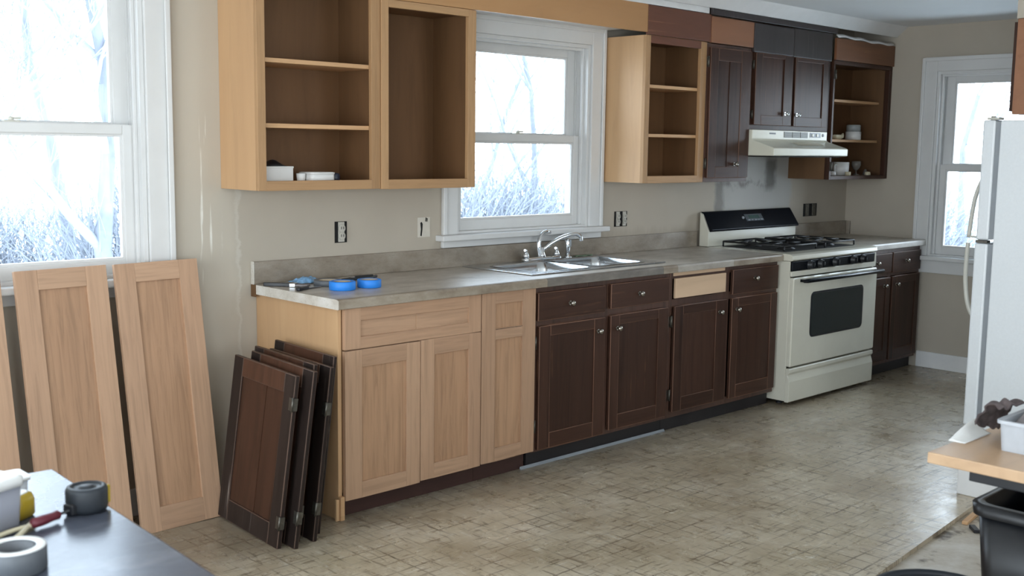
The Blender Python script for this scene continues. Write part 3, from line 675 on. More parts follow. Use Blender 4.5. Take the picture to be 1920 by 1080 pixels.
# backguard
m = MB(); m.prism([(-.028, .916), (-.098, .916), (-.098, 1.01), (-.046, 1.118), (-.028, 1.128)], 'x', X0, X1); m.build('backguard', M_cream, t, .003)
m = MB(); m.prism([(-.0985, 1.008), (-.116, 1.012), (-.118, 1.022), (-.046, 1.127), (-.040, 1.132), (-.026, 1.132), (-.026, 1.1285), (-.0455, 1.1185)], 'x', X0+.012, X1+.006); bg = m.build('control_glass', M_black, t, .002)
m = MB(); ny = Vector((0, -.970, -.243))
def bgp(x, z, off=.001): # point on the sloped black glass
    f = (z-1.022)/(1.126-1.022); return (x, -.118+.072*f-off, z)
m.add([bgp(3.60, 1.062), bgp(3.80, 1.062), bgp(3.80, 1.105), bgp(3.60, 1.105)], [(0, 1, 2, 3)]); m.build('display_panel', plain('display_gray', srgb(70, 76, 80), .3), bg)
m = MB(); m.add([bgp(3.64, 1.078, .002), bgp(3.76, 1.078, .002), bgp(3.76, 1.098, .002), bgp(3.64, 1.098, .002)], [(0, 1, 2, 3)]); m.build('display_window', plain('display_green', srgb(70, 92, 88), .15), bg)
for i in range(5):
    m = MB(); a = 3.612+.037*i; m.box(a, a+.022, -.094, -.082, 1.066, 1.073); m.build('button', M_gask, bg, .001)
MB().lathe([(.012, 0), (.010, .008), (.0001, .009)], (3.575, -.072, 1.083), 'y', 14).build('clock_knob', M_gask, bg)
# burners and grates
for bxx in (3.44, 3.91):
    for by in (-.25, -.49):
        b = MB(); b.lathe([(.055, .0), (.055, .006), (.045, .010), (.045, .014)], (bxx, by, .9185), n=20); b.lathe([(.034, .014), (.036, .020), (.030, .026), (.0001, .027)], (bxx, by, .9185), n=20); b.build('burner', M_iron, t)
def grate(cx, cy, wx, wy):
    g = MB(); z = .950; x0, x1, y0, y1 = cx-wx/2, cx+wx/2, cy-wy/2, cy+wy/2; r = .0058
    g.tube([(x0, y0, z), (x1, y0, z), (x1, y1, z), (x0, y1, z), (x0, y0, z)], r, 6)
    for x, y in ((x0, y0), (x1, y0), (x0, y1), (x1, y1)): g.tube([(x, y, z), (x, y, .9192)], r, 6)
    for by in (cy-wy/4, cy+wy/4):
        for k in range(4):
            a = PI/4 + k*PI/2 if False else k*PI/2
            ex = x0 if k == 2 else x1 if k == 0 else cx; ey = by if k in (0, 2) else (by+wy/4 if k == 1 else by-wy/4)
            g.tube([(ex, ey, z), (cx+.028*math.cos(a), by+.028*math.sin(a), z+.006)], r, 6)
    g.tube([(x0, cy, z), (x1, cy, z)], r, 6)
    g.build('grate', M_iron, t)
grate(3.44, -.37, .36, .44); grate(3.91, -.37, .36, .44)
# control panel, door, drawer
bx('control_panel', M_black, X0+.006, X1-.02, -.706, -.6905, .816, .872, t, .004)
m = MB(); m.box(X0, X1, -.705, -.6905, .782, .813); m.box(X1-.018, X1, -.705, -.6905, .813, .872); m.build('panel_trim', M_cream, t, .003)
for x in (3.366, 3.482, 3.655, 3.874, 3.995):
    b = MB(); b.lathe([(.030, 0), (.030, .004), (.024, .008), (.022, .024), (.018, .027), (.0001, .027)], (x, -.706, .843), 'y', 18); kb = b.build('burner_knob', M_blkp, t)
    MB().box(x-.0045, x+.0045, -.7385, -.730, .823, .863).build('knob_grip', M_black, kb, .001)
od = MB(); od.loft([[(p[0], -.6905, p[1]) for p in rrect(X0+.002, X1-.002, .240, .775, .008, 0, 3)], [(p[0], -.714, p[1]) for p in rrect(X0+.002, X1-.002, .240, .775, .008, 0, 3)], [(p[0], -.720, p[1]) for p in rrect(X0+.008, X1-.008, .246, .769, .008, 0, 3)]], smooth=False)
od = od.build('oven_door', M_cream, t)
def rr_y(name, m, x0, x1, z0, z1, r, ya, yb, p):
    k = MB(); k.loft([[(q[0], y, q[1]) for q in rrect(x0, x1, z0, z1, r, 0, 6)] for y in (ya, yb)], smooth=False); return k.build(name, m, p)
wf = rr_y('window_frame', M_blkp, 3.372, 4.004, .400, .678, .035, -.7195, -.7215, od)
rr_y('oven_window', M_oven, 3.384, 3.992, .412, .666, .028, -.7215, -.7225, od)
m = MB(); m.tube([(X0+.065, -.752, .756), (X0+.10, -.757, .756), (3.67, -.760, .756), (X1+.005, -.757, .756), (X1+.012, -.752, .756)], [.010, .013, .013, .013, .010], 10)
for x in (X0+.085, X1-.03): m.box(x-.012, x+.012, -.75, -.7195, .748, .764)
m.build('handle', M_black, od)
m = MB(); m.prism([(-.6905, .025), (-.715, .025), (-.720, .03), (-.720, .150), (-.712, .176), (-.706, .190), (-.718, .206), (-.718, .226), (-.712, .230), (-.6905, .230)], 'x', X0, X1-.002)
m.build('storage_drawer', M_cream, t, .002)

# ------------------------------------------------------------------ refrigerator and the cabinet above it
t = thing('refrigerator', 'white top-freezer refrigerator with curved ivory handles beside the right window', 'refrigerator')
fx0, fx1 = 3.24, 4.04
m = MB(); m.box(fx0, fx1, -2.50, -1.840, .03, 1.690); m.build('cabinet_shell', M_fridge, t, .008)
bx('base_grille', M_blkp, fx0+.01, fx1-.01, -1.845, -1.80, .012, .075, t)
m = MB(); m.box(fx0+.008, fx1-.008, -1.8395, -1.815, 1.078, 1.685); m.box(fx0+.008, fx1-.008, -1.8395, -1.815, .085, 1.052); m.build('gasket', M_gask, t)
fz = bx('freezer_door', M_fridge, fx0, fx1, -1.8148, -1.750, 1.072, 1.692, t, .010); fd = bx('fridge_door', M_fridge, fx0, fx1, -1.8148, -1.745, .080, 1.054, t, .010)
m = MB(); m.tube(arc([(3.29, -1.755, 1.395), (3.29, -1.735, 1.36), (3.29, -1.712, 1.28), (3.29, -1.700, 1.18), (3.29, -1.692, 1.078)]), [.011]*25, 8); m.box(3.283, 3.297, -1.752, -1.695, 1.078, 1.088); m.build('handle', M_handle, fz)
m = MB(); m.tube(arc([(3.29, -1.691, 1.050), (3.29, -1.689, 1.0), (3.29, -1.687, .93), (3.29, -1.690, .84), (3.29, -1.705, .74), (3.29, -1.728, .68), (3.29, -1.75, .655)]), [.012]*37, 8); m.build('handle', M_handle, fd)
m = MB(); m.box(fx0+.0, fx0+.07, -1.83, -1.77, 1.693, 1.705); m.lathe([(.012, .012), (.012, .02)], (fx0+.03, -1.79, 1.693), n=10); m.build('hinge_cover', M_handle, t, .003)
m = MB(); m.box(fx0-.004, fx0+.04, -1.812, -1.752, 1.0560, 1.0705); m.build('middle_hinge', M_hinge, t, .002)
for x in (3.30, 3.98):
    for y in (-2.42, -1.90): MB().lathe([(.022, .0005), (.022, .03)], (x, y, 0), n=10).build('foot', M_blkp, t)
t = thing('wall_cabinet', 'brown cabinet hung above the white refrigerator at the right edge', 'cabinet')
bx('case', M_org, 3.245, 4.30, -2.598, -1.890, 1.720, 2.195, t, .002); frame_door('door', t, 3.255, 3.77, 1.735, 2.18, -1.8895, .018, .06, .06, .06, .06, M_dk_z, M_dk_x, M_dk_z); frame_door('door', t, 3.776, 4.29, 1.735, 2.18, -1.8895, .018, .06, .06, .06, .06, M_dk_z, M_dk_x, M_dk_z)
struct(bx('soffit_right', M_wallp, 3.245, XR-.001, -2.5995, -1.885, 2.197, 2.3995))

# ------------------------------------------------------------------ outlets on the back wall
def outlet(label, x0, x1, z0, z1, n, open_=False, grp='uncovered outlet boxes in the back wall'):
    t = thing('outlet_box', label, 'outlet', group=grp)
    bx('box', M_slotd, x0, x1, -.002, -.0004, z0, z1, t)
    w = (x1-x0)/n
    for i in range(n):
        a, b = x0+w*i, x0+w*(i+1); c = (a+b)/2; h = z1-z0
        m = MB(); m.box(c-w*.24, c+w*.24, -.008, -.002, z0+h*.04, z1-h*.02); yk = m.build('yoke', M_plate if not open_ else M_hinge, t, .001)
        if not open_:
            for zc in (.32, .68):
                m = MB(); m.lathe([(w*.27, 0), (w*.27, .006), (w*.24, .008)], (c, -.007, z0+h*zc), 'y', 16); f = m.build('socket_face', M_plate, yk)
                m = MB(); m.box(c-w*.11, c-w*.07, -.0158, -.0148, z0+h*zc-.004, z0+h*zc+.008); m.box(c+w*.07, c+w*.11, -.0158, -.0148, z0+h*zc-.004, z0+h*zc+.008); m.build('slot', M_slotd, f)
    return t
outlet('uncovered double socket in a black wall box below the left oak cabinet', .416, .484, 1.072, 1.170, 1)
outlet('two-gang uncovered switch box in the wall right of the sink window', 2.378, 2.492, 1.068, 1.157, 2)
outlet('two dark open device boxes in the wall right of the stove', 4.424, 4.602, 1.060, 1.150, 2, True)
t = thing('outlet_box', 'plastered-over switch opening with dark slot left of the centre window', 'outlet', group='uncovered outlet boxes in the back wall')
bx('patch_plate', plain('plaster_patch', srgb(206, 200, 188), .8), .905, .985, -.003, -.0004, 1.074, 1.172, t, .001)
m = MB(); m.prism([(.922, 1.082), (.930, 1.080), (.934, 1.11), (.936, 1.14), (.930, 1.150), (.922, 1.146), (.926, 1.115)], 'y', -.0045, -.0028); m.build('slot', M_slotd, t)
m = MB(); m.prism([(.952, 1.152), (.966, 1.150), (.968, 1.166), (.955, 1.172)], 'y', -.0045, -.0028); m.build('screw_hole', M_hinge, t)

# ------------------------------------------------------------------ light oak doors leaning under the left window
def lean_door(label, xb0, xb1, yb, ytop, L, dx):
    """x at the foot, foot y, top y, length, sideways drift of the top"""
    t = thing('cabinet_door', label, 'door', ((xb0+xb1)/2, yb, .001), group='new oak doors leaning under the left window')
    w = xb1-xb0; ang = math.asin(min(.9, (ytop-yb)/L))
    t.rotation_euler = Euler((-ang, math.atan2(dx, L), 0), 'XYZ')
    h = w/2; st = .082; th = .02
    MB().box(-h, -h+st, 0, th, 0, L).build('stile', M_oak_z, t, .0015); MB().box(h-st, h, 0, th, 0, L).build('stile', M_oak_z, t, .0015)
    MB().box(-h+st, h-st, 0, th, 0, .095).build('rail', M_oak_x, t, .0015); MB().box(-h+st, h-st, 0, th, L-.075, L).build('rail', M_oak_x, t, .0015)
    MB().box(-h+st, h-st, .010, .016, .095, L-.075).build('panel', M_oak_pz, t)
    return t
lean_door('tall new oak cabinet door leaning nearest the dark door stack', -.668, -.318, -.250, -.0950, 1.062, -.012)
lean_door('tall new oak cabinet door standing in the middle of the three leaning ones', -1.045, -.700, -.250, -.0950, 1.060, -.012)
lean_door('tall new oak cabinet door partly cut off by the left picture edge', -1.44, -1.095, -.250, -.0950, 1.058, -.012)

# ------------------------------------------------------------------ stack of old dark doors against the end panel
def old_door(label, foot_a, foot_b, top_a, top_b, th, hinges, seed):
    """corners: foot far/near, top far/near (front face); local frame built from them"""
    A, B, Cc, D = Vector(foot_a), Vector(foot_b), Vector(top_a), Vector(top_b)
    u = (B-A); Wd = u.length; u.normalize(); v = ((Cc-A)+(D-B))/2; v -= u*v.dot(u); H = v.length; v.normalize(); n = v.cross(u)
    if n.x < 0: n = -n
    M = Matrix((u, n, v)).transposed().to_4x4(); M.translation = A
    t = thing('cabinet_door', label, 'door', group='old dark doors stacked against the oak end panel'); t.matrix_world = M
    st, rl = .075, .085
    MB().box(0, st, 0, th, 0, H).build('stile', [M_oldf, M_olde], t, .003, 2, 1); MB().box(Wd-st, Wd, 0, th, 0, H).build('stile', [M_oldf, M_olde], t, .003, 2, 1)
    MB().box(st, Wd-st, 0, th, 0, rl).build('rail', [M_oldf, M_olde], t, .003, 2, 1); MB().box(st, Wd-st, 0, th, H-rl*.9, H).build('rail', [M_old, M_olde], t, .003, 2, 1)
    xm = Wd*.56
    MB().box(st, xm-.001, .006, th-.004, rl, H-rl*.9).build('panel', M_old, t); MB().box(xm+.001, Wd-st, .0075, th-.004, rl, H-rl*.9).build('panel', M_old, t)
    for hz in hinges:
        k = MB(); k.box(Wd-.024, Wd+.001, -.003, 0, hz-.024, hz+.024); k.box(Wd+.0005, Wd+.004, -.003, th, hz-.024, hz+.024); k.tube([(Wd+.004, -.004, hz-.027), (Wd+.004, -.004, hz+.027)], .0045, 8); k.build('hinge', M_hinge, t)
    return t
old_door('old dark panelled door at the front of the stack with two brass-grey hinges', (-.345, -.250, .012), (-.366, -.728, .001), (-.262, -.238, .672), (-.283, -.716, .662), .019, (.10, .555), 1)
old_door('second old dark door in the stack just behind the front one', (-.300, -.300, .012), (-.318, -.772, .001), (-.214, -.262, .690), (-.232, -.735, .680), .019, (.12,), 2)
old_door('third old dark door in the middle of the stack', (-.256, -.262, .010), (-.270, -.712, .001), (-.176, -.250, .700), (-.190, -.700, .690), .018, (.12,), 3)
old_door('fourth old dark door in the stack with splintered worn edge', (-.208, -.300, .010), (-.220, -.752, .001), (-.128, -.250, .690), (-.142, -.702, .680), .018, (.13, .52), 4)
old_door('rearmost old dark door resting against the oak end panel', (-.150, -.250, .008), (-.160, -.690, .001), (-.070, -.215, .712), (-.082, -.655, .704), .016, (), 5)

def crumple(name, label, cat, m, x0, x1, y0, y1, zf, amp, seed, nu=16, nv=12, th=.0015):
    rnd = random.Random(seed); k = MB(); J = {}
    def fn(u, v):
        edge = min(1, 6*min(u, 1-u, v, 1-v)+.15)
        return (x0+(x1-x0)*u+rnd.uniform(-1, 1)*amp*.5, y0+(y1-y0)*v+rnd.uniform(-1, 1)*amp*.5, zf(u, v)+abs(rnd.gauss(0, 1))*amp*edge)
    k.grid(fn, nu, nv, smooth=True); o = k.build(name, m, None); md = o.modifiers.new('smooth', 'SUBSURF'); md.levels = 1; md.render_levels = 1
    o.modifiers.new('thick', 'SOLIDIFY').thickness = th; return tag(o, label, cat)
# ------------------------------------------------------------------ things on the counter
def tape_roll(label, x, y, z, ro, ri, h, m, grp=None, rot=(0, 0, 0), core=None, square=0):
    t = thing('tape_roll', label, 'tape', (x, y, z), rot, grp)
    MB().lathe([(ri, 0), (ro-.002, 0), (ro, .002), (ro, h-.002), (ro-.002, h), (ri, h), (ri, 0)], n=36).build('tape', m, t)
    MB().lathe([(ri-.004, .001), (ri-.0002, .001), (ri-.0002, h-.001), (ri-.004, h-.001), (ri-.004, .001)], n=36).build('core', core or M_card, t)
    return t
CT = .9145
tape_roll('blue masking tape roll lying nearest the counter front edge', .178, -.395, CT, .056, .038, .036, M_blue, 'masking tape rolls on the counter')
tape_roll('blue masking tape roll right of the other blue roll', .318, -.395, CT, .052, .038, .034, M_blue, 'masking tape rolls on the counter')
tape_roll('grey masking tape roll lying behind the front blue roll', .215, -.235, CT, .062, .042, .024, M_grayt, 'masking tape rolls on the counter')
t = thing('paint_brush', 'dark handled flat brush lying at the left end of the counter', 'brush', (.0, -.10, CT), (0, 0, R(-50)))
m = MB(); m.loft([rrect(-.02, .10, -.012, .012, .006, z, 3) for z in (0, .003, .012, .015)]); m.build('handle', M_blkp, t, .002)
m = MB(); m.box(.10, .125, -.022, .022, .001, .015); m.build('ferrule', M_steel, t, .001); m = MB(); m.box(.125, .18, -.022, .022, .003, .012); m.build('bristles', M_rag, t, .002)
t = thing('pliers', 'steel pliers with open jaws lying behind the tape rolls', 'pliers', (.40, -.16, CT), (0, 0, R(12)))
for s in (-1, 1): MB().tube(arc([(-.07, .003*s, .007), (-.02, .004*s, .008), (.03, .020*s, .008), (.09, .022*s, .007), (.15, .010*s, .007)]), [.007]*25, 6).build('handle', M_rubber, t)
MB().lathe([(.012, 0), (.012, .016), (.008, .018)], (0, 0, 0), n=12).build('pivot', M_steel, t)
crumple('plastic_film', 'crumpled translucent blue plastic film lying on the counter behind the tapes', 'plastic wrap', M_bluef, .13, .25, -.15, -.05, lambda u, v: CT+.004+.012*math.sin(PI*u)*math.sin(PI*v), .010, 11)
t = thing('putty_knife', 'thin steel putty knife lying flat on the counter left of the tapes', 'putty knife', (.09, -.285, CT), (0, 0, R(25)))
m = MB(); m.box(-.10, -.02, -.010, .010, 0, .014); m.build('handle', M_blkp, t, .004); m = MB(); m.prism([(-.02, -.008), (.05, -.024), (.05, .024), (-.02, .008)], 'z', .004, .006); m.build('blade', M_steel, t)

# ------------------------------------------------------------------ things inside the wall cabinets
SH = 1.3625
t = thing('storage_box', 'white cardboard box in the bottom left of the oak wall cabinet', 'box', (0, 0, SH))
m = MB(); m.box(-.095, .062, -.21, -.09, 0, .063); m.build('carton', M_wht, t, .002); m = MB(); m.box(-.097, .064, -.212, -.088, .058, .066); m.build('lid', M_wht, t, .002)
k = MB(); k.grid(lambda u, v: (-.085+.13*u, -.19+.09*v, SH+.067+.030*(math.sin(PI*u)**.6)*math.sin(PI*v)*(.7+.3*math.sin(8*u+2))+.0005), 12, 8)
o = k.build('cloth', M_blkp); o.modifiers.new('thick', 'SOLIDIFY').thickness = .002; tag(o, 'black bundled cloth on top of the white box in the wall cabinet', 'cloth')
t = thing('cup', 'small white cup between the box and the white dish in the wall cabinet', 'cup', (.103, -.205, SH)); MB().lathe([(.014, 0), (.017, .002), (.020, .036), (.018, .036), (.015, .004), (.0001, .003)], n=16).build('bowl', M_wht, t)
t = thing('dish', 'white lidded dish on the bottom of the oak wall cabinet', 'dish', (.187, -.20, SH))
m = MB(); m.loft([rrect(-.056, .056, -.05, .05, .02, 0, 4), rrect(-.062, .062, -.055, .055, .022, .008, 4), rrect(-.062, .062, -.055, .055, .022, .034, 4)]); m.build('body', M_wht, t); m = MB(); m.loft([rrect(-.064, .064, -.057, .057, .022, .034, 4), rrect(-.064, .064, -.057, .057, .022, .040, 4), rrect(-.055, .055, -.05, .05, .02, .042, 4)]); m.build('lid', M_wht, t)
tag(MB().lathe([(.022, 0), (.024, .003), (.024, .030), (.018, .036), (.0001, .037)], (.285, -.19, SH), n=16).build('jar', plain('navy_jar', srgb(40, 46, 62), .3)), 'small dark blue jar right of the white dish in the wall cabinet', 'jar')
# right corner cabinet
ZB, ZM = 1.3555, 1.6045
t = thing('jar', 'white jar with clear upper half on the middle shelf of the corner cabinet', 'jar', (4.738, -.185, ZM)); MB().lathe([(.050, 0), (.054, .003), (.054, .058)], n=20).build('body', M_wht, t); MB().lathe([(.050, .058), (.050, .100), (.045, .106), (.0001, .106)], n=20).build('upper_half', M_glassy, t)
t = thing('gravy_boat', 'cream gravy boat lying on the middle shelf of the corner cabinet', 'dish', (4.515, -.185, ZM)); MB().loft([[(p[0]*s, p[1]*s, z) for p in rrect(-.075, .06, -.03, .03, .028, 0, 4)] for s, z in ((.6, 0), (.85, .012), (1, .032), (.94, .032), (.7, .014))], True, True).build('bowl', M_creamd, t); MB().tube(arc([(.055, 0, .028), (.082, 0, .040), (.085, 0, .018), (.060, 0, .010)]), .005, 6).build('handle', M_creamd, t)
t = thing('mug', 'tall white mug on the bottom of the corner cabinet', 'mug', (4.578, -.19, ZB)); MB().lathe([(.048, 0), (.055, .004), (.058, .092), (.053, .092), (.048, .006), (.0001, .006)], n=22).build('cup', M_wht, t); MB().tube(arc([(-.054, 0, .075), (-.080, 0, .068), (-.078, 0, .034), (-.052, 0, .022)]), .006, 8).build('handle', M_wht, t)
tag(MB().lathe([(.024, 0), (.026, .004), (.026, .020), (.020, .028), (.0001, .030)], (4.452, -.20, ZB), n=16).build('bottle_cap', M_wht), 'small round white cap left of the mug in the corner cabinet', 'cap')
tag(MB().lathe([(.018, 0), (.020, .002), (.020, .026), (.0001, .027)], (4.535, -.272, ZB), n=14).build('pill_bottle', M_creamd), 'tiny cream bottle standing before the mug in the corner cabinet', 'bottle')
t = thing('goblet', 'smoky stemmed goblet on the bottom of the corner cabinet', 'goblet', (4.795, -.19, ZB)); MB().lathe([(.028, 0), (.026, .004), (.006, .010), (.005, .030)], n=18).build('stem', M_gobl, t); MB().lathe([(.005, .030), (.022, .045), (.033, .070), (.033, .098), (.030, .098), (.020, .050), (.0001, .042)], n=18).build('bowl', M_gobl, t)
tag(MB().lathe([(.045, 0), (.048, .003), (.050, .085), (.045, .09), (.0001, .09)], (4.70, -.10, ZB), n=18).build('canister', M_blkp), 'black canister behind the goblet in the corner cabinet', 'canister')
tag(MB().lathe([(.020, 0), (.022, .003), (.018, .024), (.0001, .026)], (4.81, -.272, ZB), n=14).build('small_pot', M_creamd), 'small cream pot in front of the goblet in the corner cabinet', 'pot')
tag(MB().lathe([(.018, 0), (.020, .003), (.013, .026), (.008, .040), (.0001, .042)], (4.91, -.20, ZB), n=14).build('salt_shaker', M_gobl), 'small shaker at the right end of the corner cabinet', 'shaker')

# ------------------------------------------------------------------ foreground table at the left
TZ = .74
t = thing('table', 'dark topped table in the left foreground holding tape measures', 'table', (-1.528, -1.610, 0), (0, 0, R(-3)))
bx('tabletop', M_table, -1.05, 0, -1.35, 0, TZ-.032, TZ, t, .006)
m = MB(); m.box(-.99, -.06, -.08, -.06, TZ-.11, TZ-.033); m.box(-.99, -.06, -1.29, -1.27, TZ-.11, TZ-.033); m.box(-.08, -.06, -1.27, -.08, TZ-.11, TZ-.033); m.box(-.99, -.97, -1.27, -.08, TZ-.11, TZ-.033); m.build('apron', M_blkp, t)
for x in (-.99, -.11):
    for y in (-.11, -1.29): bx('leg', M_blkp, x, x+.05, y, y+.05, .0005, TZ-.033, t, .003)
TT = TZ+.0006
t = thing('tape_measure', 'black tape measure with grey face standing near the table edge', 'tape measure', (-1.597, -1.965, TT), (0, 0, R(20)))
m = MB(); m.lathe([(.036, 0), (.041, .004), (.043, .012), (.043, .046), (.040, .053), (.032, .055), (.030, .051), (.016, .051), (.014, .054), (.0001, .054)], n=28); m.build('case', M_rubber, t)
m = MB(); m.box(.036, .0465, -.022, .022, .008, .048); m.build('yellow_band', M_yel, t, .003)
m = MB(); m.box(-.052, -.036, -.014, .014, .004, .026); m.build('mouth', M_blkp, t, .003)
t = thing('tape_measure', 'yellow tape measure beside the white container at the left edge', 'tape measure', (-1.722, -1.915, TT), (0, 0, R(35)))
m = MB(); m.loft([[(x*s, y*s, z) for x, y, _ in rrect(-.034, .034, -.026, .026, .020, 0, 5)] for s, z in ((.86, 0), (1, .005), (1, .036), (.86, .048), (.6, .052))]); m.build('case', M_yel, t)
m = MB(); m.loft([[(x*s, y*s, z) for x, y, _ in rrect(-.026, .026, -.019, .019, .016, 0, 5)] for s, z in ((.9, .0505), (.8, .0535))]); m.build('top_clip', M_wht, t)
t = thing('screwdriver', 'screwdriver with dark red handle pointing at the black tape measure', 'screwdriver', (-1.698, -2.005, TT+.014), (0, 0, R(20)))
m = MB(); m.lathe([(.004, -.038), (.010, -.034), (.011, -.01), (.009, .015), (.010, .028), (.005, .034)], axis='x', n=12); m.build('handle', M_red_h, t); m = MB(); m.lathe([(.0032, .034), (.003, .09), (.004, .097), (.001, .103)], axis='x', n=8); m.build('shaft', M_blkp, t)
t = thing('scissors', 'pale curved scissor handles lying behind the grey tape roll', 'scissors', (-1.765, -2.03, TT), (0, 0, R(30)))
for s in (-1, 1): MB().tube(arc([(-.075, .018*s, .006), (-.035, .020*s, .008), (.0, .012*s, .010), (.04, -.004*s, .010), (.055, -.006*s, .010)]), [.005]*25, 8).build('blade_arm', M_creamd, t)
tape_roll('wide grey tape roll lying at the lower left on the dark table', -1.832, -2.205, TT, .054, .034, .044, M_grayt, core=plain('grey_core', srgb(96, 98, 102), .6))
MB().lathe([(.036, .0441), (.053, .0441), (.052, .0455), (.037, .0455), (.036, .0441)], n=36).build('lit_top_ring', M_paper, [o for o in bpy.data.objects if o.name.startswith('tape_roll') and not o.parent][-1])  # pale ring: window light on the roll's top, put into the colour
t = thing('container', 'white plastic container cut by the left picture edge on the dark table', 'container', (-1.808, -1.975, TT), (0, 0, R(20)))
m = MB(); m.loft([rrect(-.05, .05, -.045, .045, .012, 0, 4), rrect(-.054, .054, -.05, .05, .012, .095, 4)]); m.build('body', plain('container_shaded_white', srgb(140, 142, 152), .4), t); m = MB(); m.loft([rrect(-.058, .058, -.054, .054, .014, .095, 4), rrect(-.058, .058, -.054, .054, .014, .112, 4), rrect(-.05, .05, -.046, .046, .012, .116, 4)]); m.build('lid', M_wht, t)  # grey body colour stands in for backlit shade on the white plastic
t = thing('container', 'small pale tub with lid behind the white container on the dark table', 'container', (-1.715, -1.83, TT))
m = MB(); m.loft([rrect(-.035, .035, -.03, .03, .01, 0, 4), rrect(-.038, .038, -.033, .033, .01, .06, 4)]); m.build('body', M_tub, t); m = MB(); m.loft([rrect(-.042, .042, -.037, .037, .01, .06, 4), rrect(-.042, .042, -.037, .037, .01, .068, 4)]); m.build('lid', M_wht, t)

# ------------------------------------------------------------------ right foreground: wooden worktable, tub, bins
t = thing('work_table', 'butcher block worktable with black rail in the right foreground', 'table', (.225, -2.955, 0))
k = MB(); k.box(0, 1.25, -1.0, 0, TZ-.030, TZ); k.build('tabletop', [M_block, M_blocke], t, .003)
m = MB(); m.box(.03, 1.20, -.96, -.10, TZ-.062, TZ-.031); m.build('rail', M_blkp, t, .003)
for x in (.95, 1.15):
    for y in (-.93, -.15): bx('leg', M_blkp, x-.02, x+.02, y-.02, y+.02, -.019, TZ-.063, t)
t = thing('plastic_tub', 'grey plastic tub standing on the butcher block worktable', 'tub', (.46, -3.13, TZ+.0005), (0, 0, R(0)))
m = MB(); m.loft([rrect(-.075, .22, -.12, .052, .012, 0, 4), rrect(-.082, .226, -.128, .058, .014, .082, 4), rrect(-.074, .218, -.120, .050, .012, .082, 4), rrect(-.068, .212, -.112, .044, .010, .004, 4)], True, True, smooth=False); m.build('body', M_tub, t)
m = MB(); m.loft([rrect(-.088, .232, -.134, .064, .016, .074, 4), rrect(-.088, .232, -.134, .064, .016, .083, 4), rrect(-.082, .226, -.128, .058, .014, .083, 4), rrect(-.082, .226, -.128, .058, .014, .074, 4)], False, False, smooth=False); m.build('rim', M_tub, t)
crumple('rag', 'rumpled grey rag heaped in the plastic tub', 'rag', M_rag, .415, .665, -3.225, -3.095, lambda u, v: TZ+.070+.038*math.sin(PI*u)**.6*math.sin(PI*v)**.6, .014, 5, th=.003)
P_ = arc([(.46, -3.055, TZ+.100), (.475, -3.03, TZ+.112), (.49, -3.005, TZ+.085), (.495, -2.993, TZ+.060), (.475, -2.985, TZ+.044)], 6)
def _drape(u, v):
    p = P_[min(len(P_)-1, int(v*(len(P_)-1)+.5))]; return (p.x+.13*(u-.35), p.y-.02*u, p.z+.006*math.sin(16*u)-.03*u*v)
rnd_ = random.Random(4); k = MB(); k.grid(lambda u, v: tuple(c+rnd_.uniform(-.006, .006) for c in _drape(u, v)), 10, 14)
o = k.build('cloth', plain('rag_dark', srgb(84, 74, 74), .9, var=.5, scale=18)); md = o.modifiers.new('smooth', 'SUBSURF'); md.levels = 1; md.render_levels = 1; o.modifiers.new('thick', 'SOLIDIFY').thickness = .005
tag(o, 'dark grey and brown cloth draped between tub and worktable back edge', 'cloth')
t = thing('paper_sheet', 'curled white paper lying along the back edge of the worktable', 'paper', (.37, -2.99, TZ+.001))
k = MB(); k.grid(lambda u, v: (.0+.17*u, .0+.045*v, .0015+.035*math.sin(PI*.5*u)*v*v), 14, 6); o = k.build('sheet', M_paper, t); o.modifiers.new('thick', 'SOLIDIFY').thickness = .0008
# black waste bin under the worktable
t = thing('trash_bin', 'black plastic trash bin standing under the worktable', 'bin', (.80, -3.06, -.019))
m = MB(); m.loft([rrect(-.13, .15, -.16, .11, .05, 0, 5), rrect(-.172, .20, -.20, .145, .05, .515, 5), rrect(-.160, .19, -.19, .133, .045, .515, 5), rrect(-.12, .14, -.15, .10, .04, .02, 5)]); m.build('body', M_trash, t)
m = MB(); m.loft([rrect(-.182, .21, -.21, .155, .05, .49, 5), rrect(-.185, .213, -.213, .158, .05, .523, 5), rrect(-.158, .188, -.188, .131, .045, .526, 5), rrect(-.155, .185, -.185, .128, .045, .40, 5)], False, False); m.build('liner', M_trash, t)
t = thing('bucket', 'dark grey bucket rim showing at the bottom picture edge', 'bucket', (.187, -3.034, -.019))
m = MB(); m.lathe([(.14, 0), (.165, .40), (.158, .40), (.135, .01), (.0001, .01)], n=32); m.build('body', plain('bucket_gray', srgb(52, 54, 58), .4), t)
m = MB(); m.lathe([(.162, .385), (.176, .385), (.178, .402), (.164, .406), (.158, .395)], n=32); m.build('rim', M_rubber, t)
# bits on the bare subfloor
SF = -.0198
tag(bx('board_offcut', M_trimw, 2.277, 2.297, -2.40, -2.153, .0006, .22, bevel=.002), 'white painted board standing on edge on the floor behind the trash bin', 'board')
for i, (x, y, a, l) in enumerate(((2.02, -2.33, 8, .16), (1.90, -2.40, 40, .07), (2.06, -2.42, -30, .09))):
    o = MB().box(-l/2, l/2, -.012, .012, 0, .014).build('wood_scrap', M_shelf if i != 1 else M_blkp, None, .002); o.location = (x, y, SF+.0003); o.rotation_euler = (0, 0, R(a))
    tag(o, ('long wood splinter lying along the cut edge of the vinyl', 'small black scrap on the subfloor beside the bin', 'short wood scrap lying on the subfloor nearest the bin')[i], 'scrap', 'scraps on the bare subfloor')

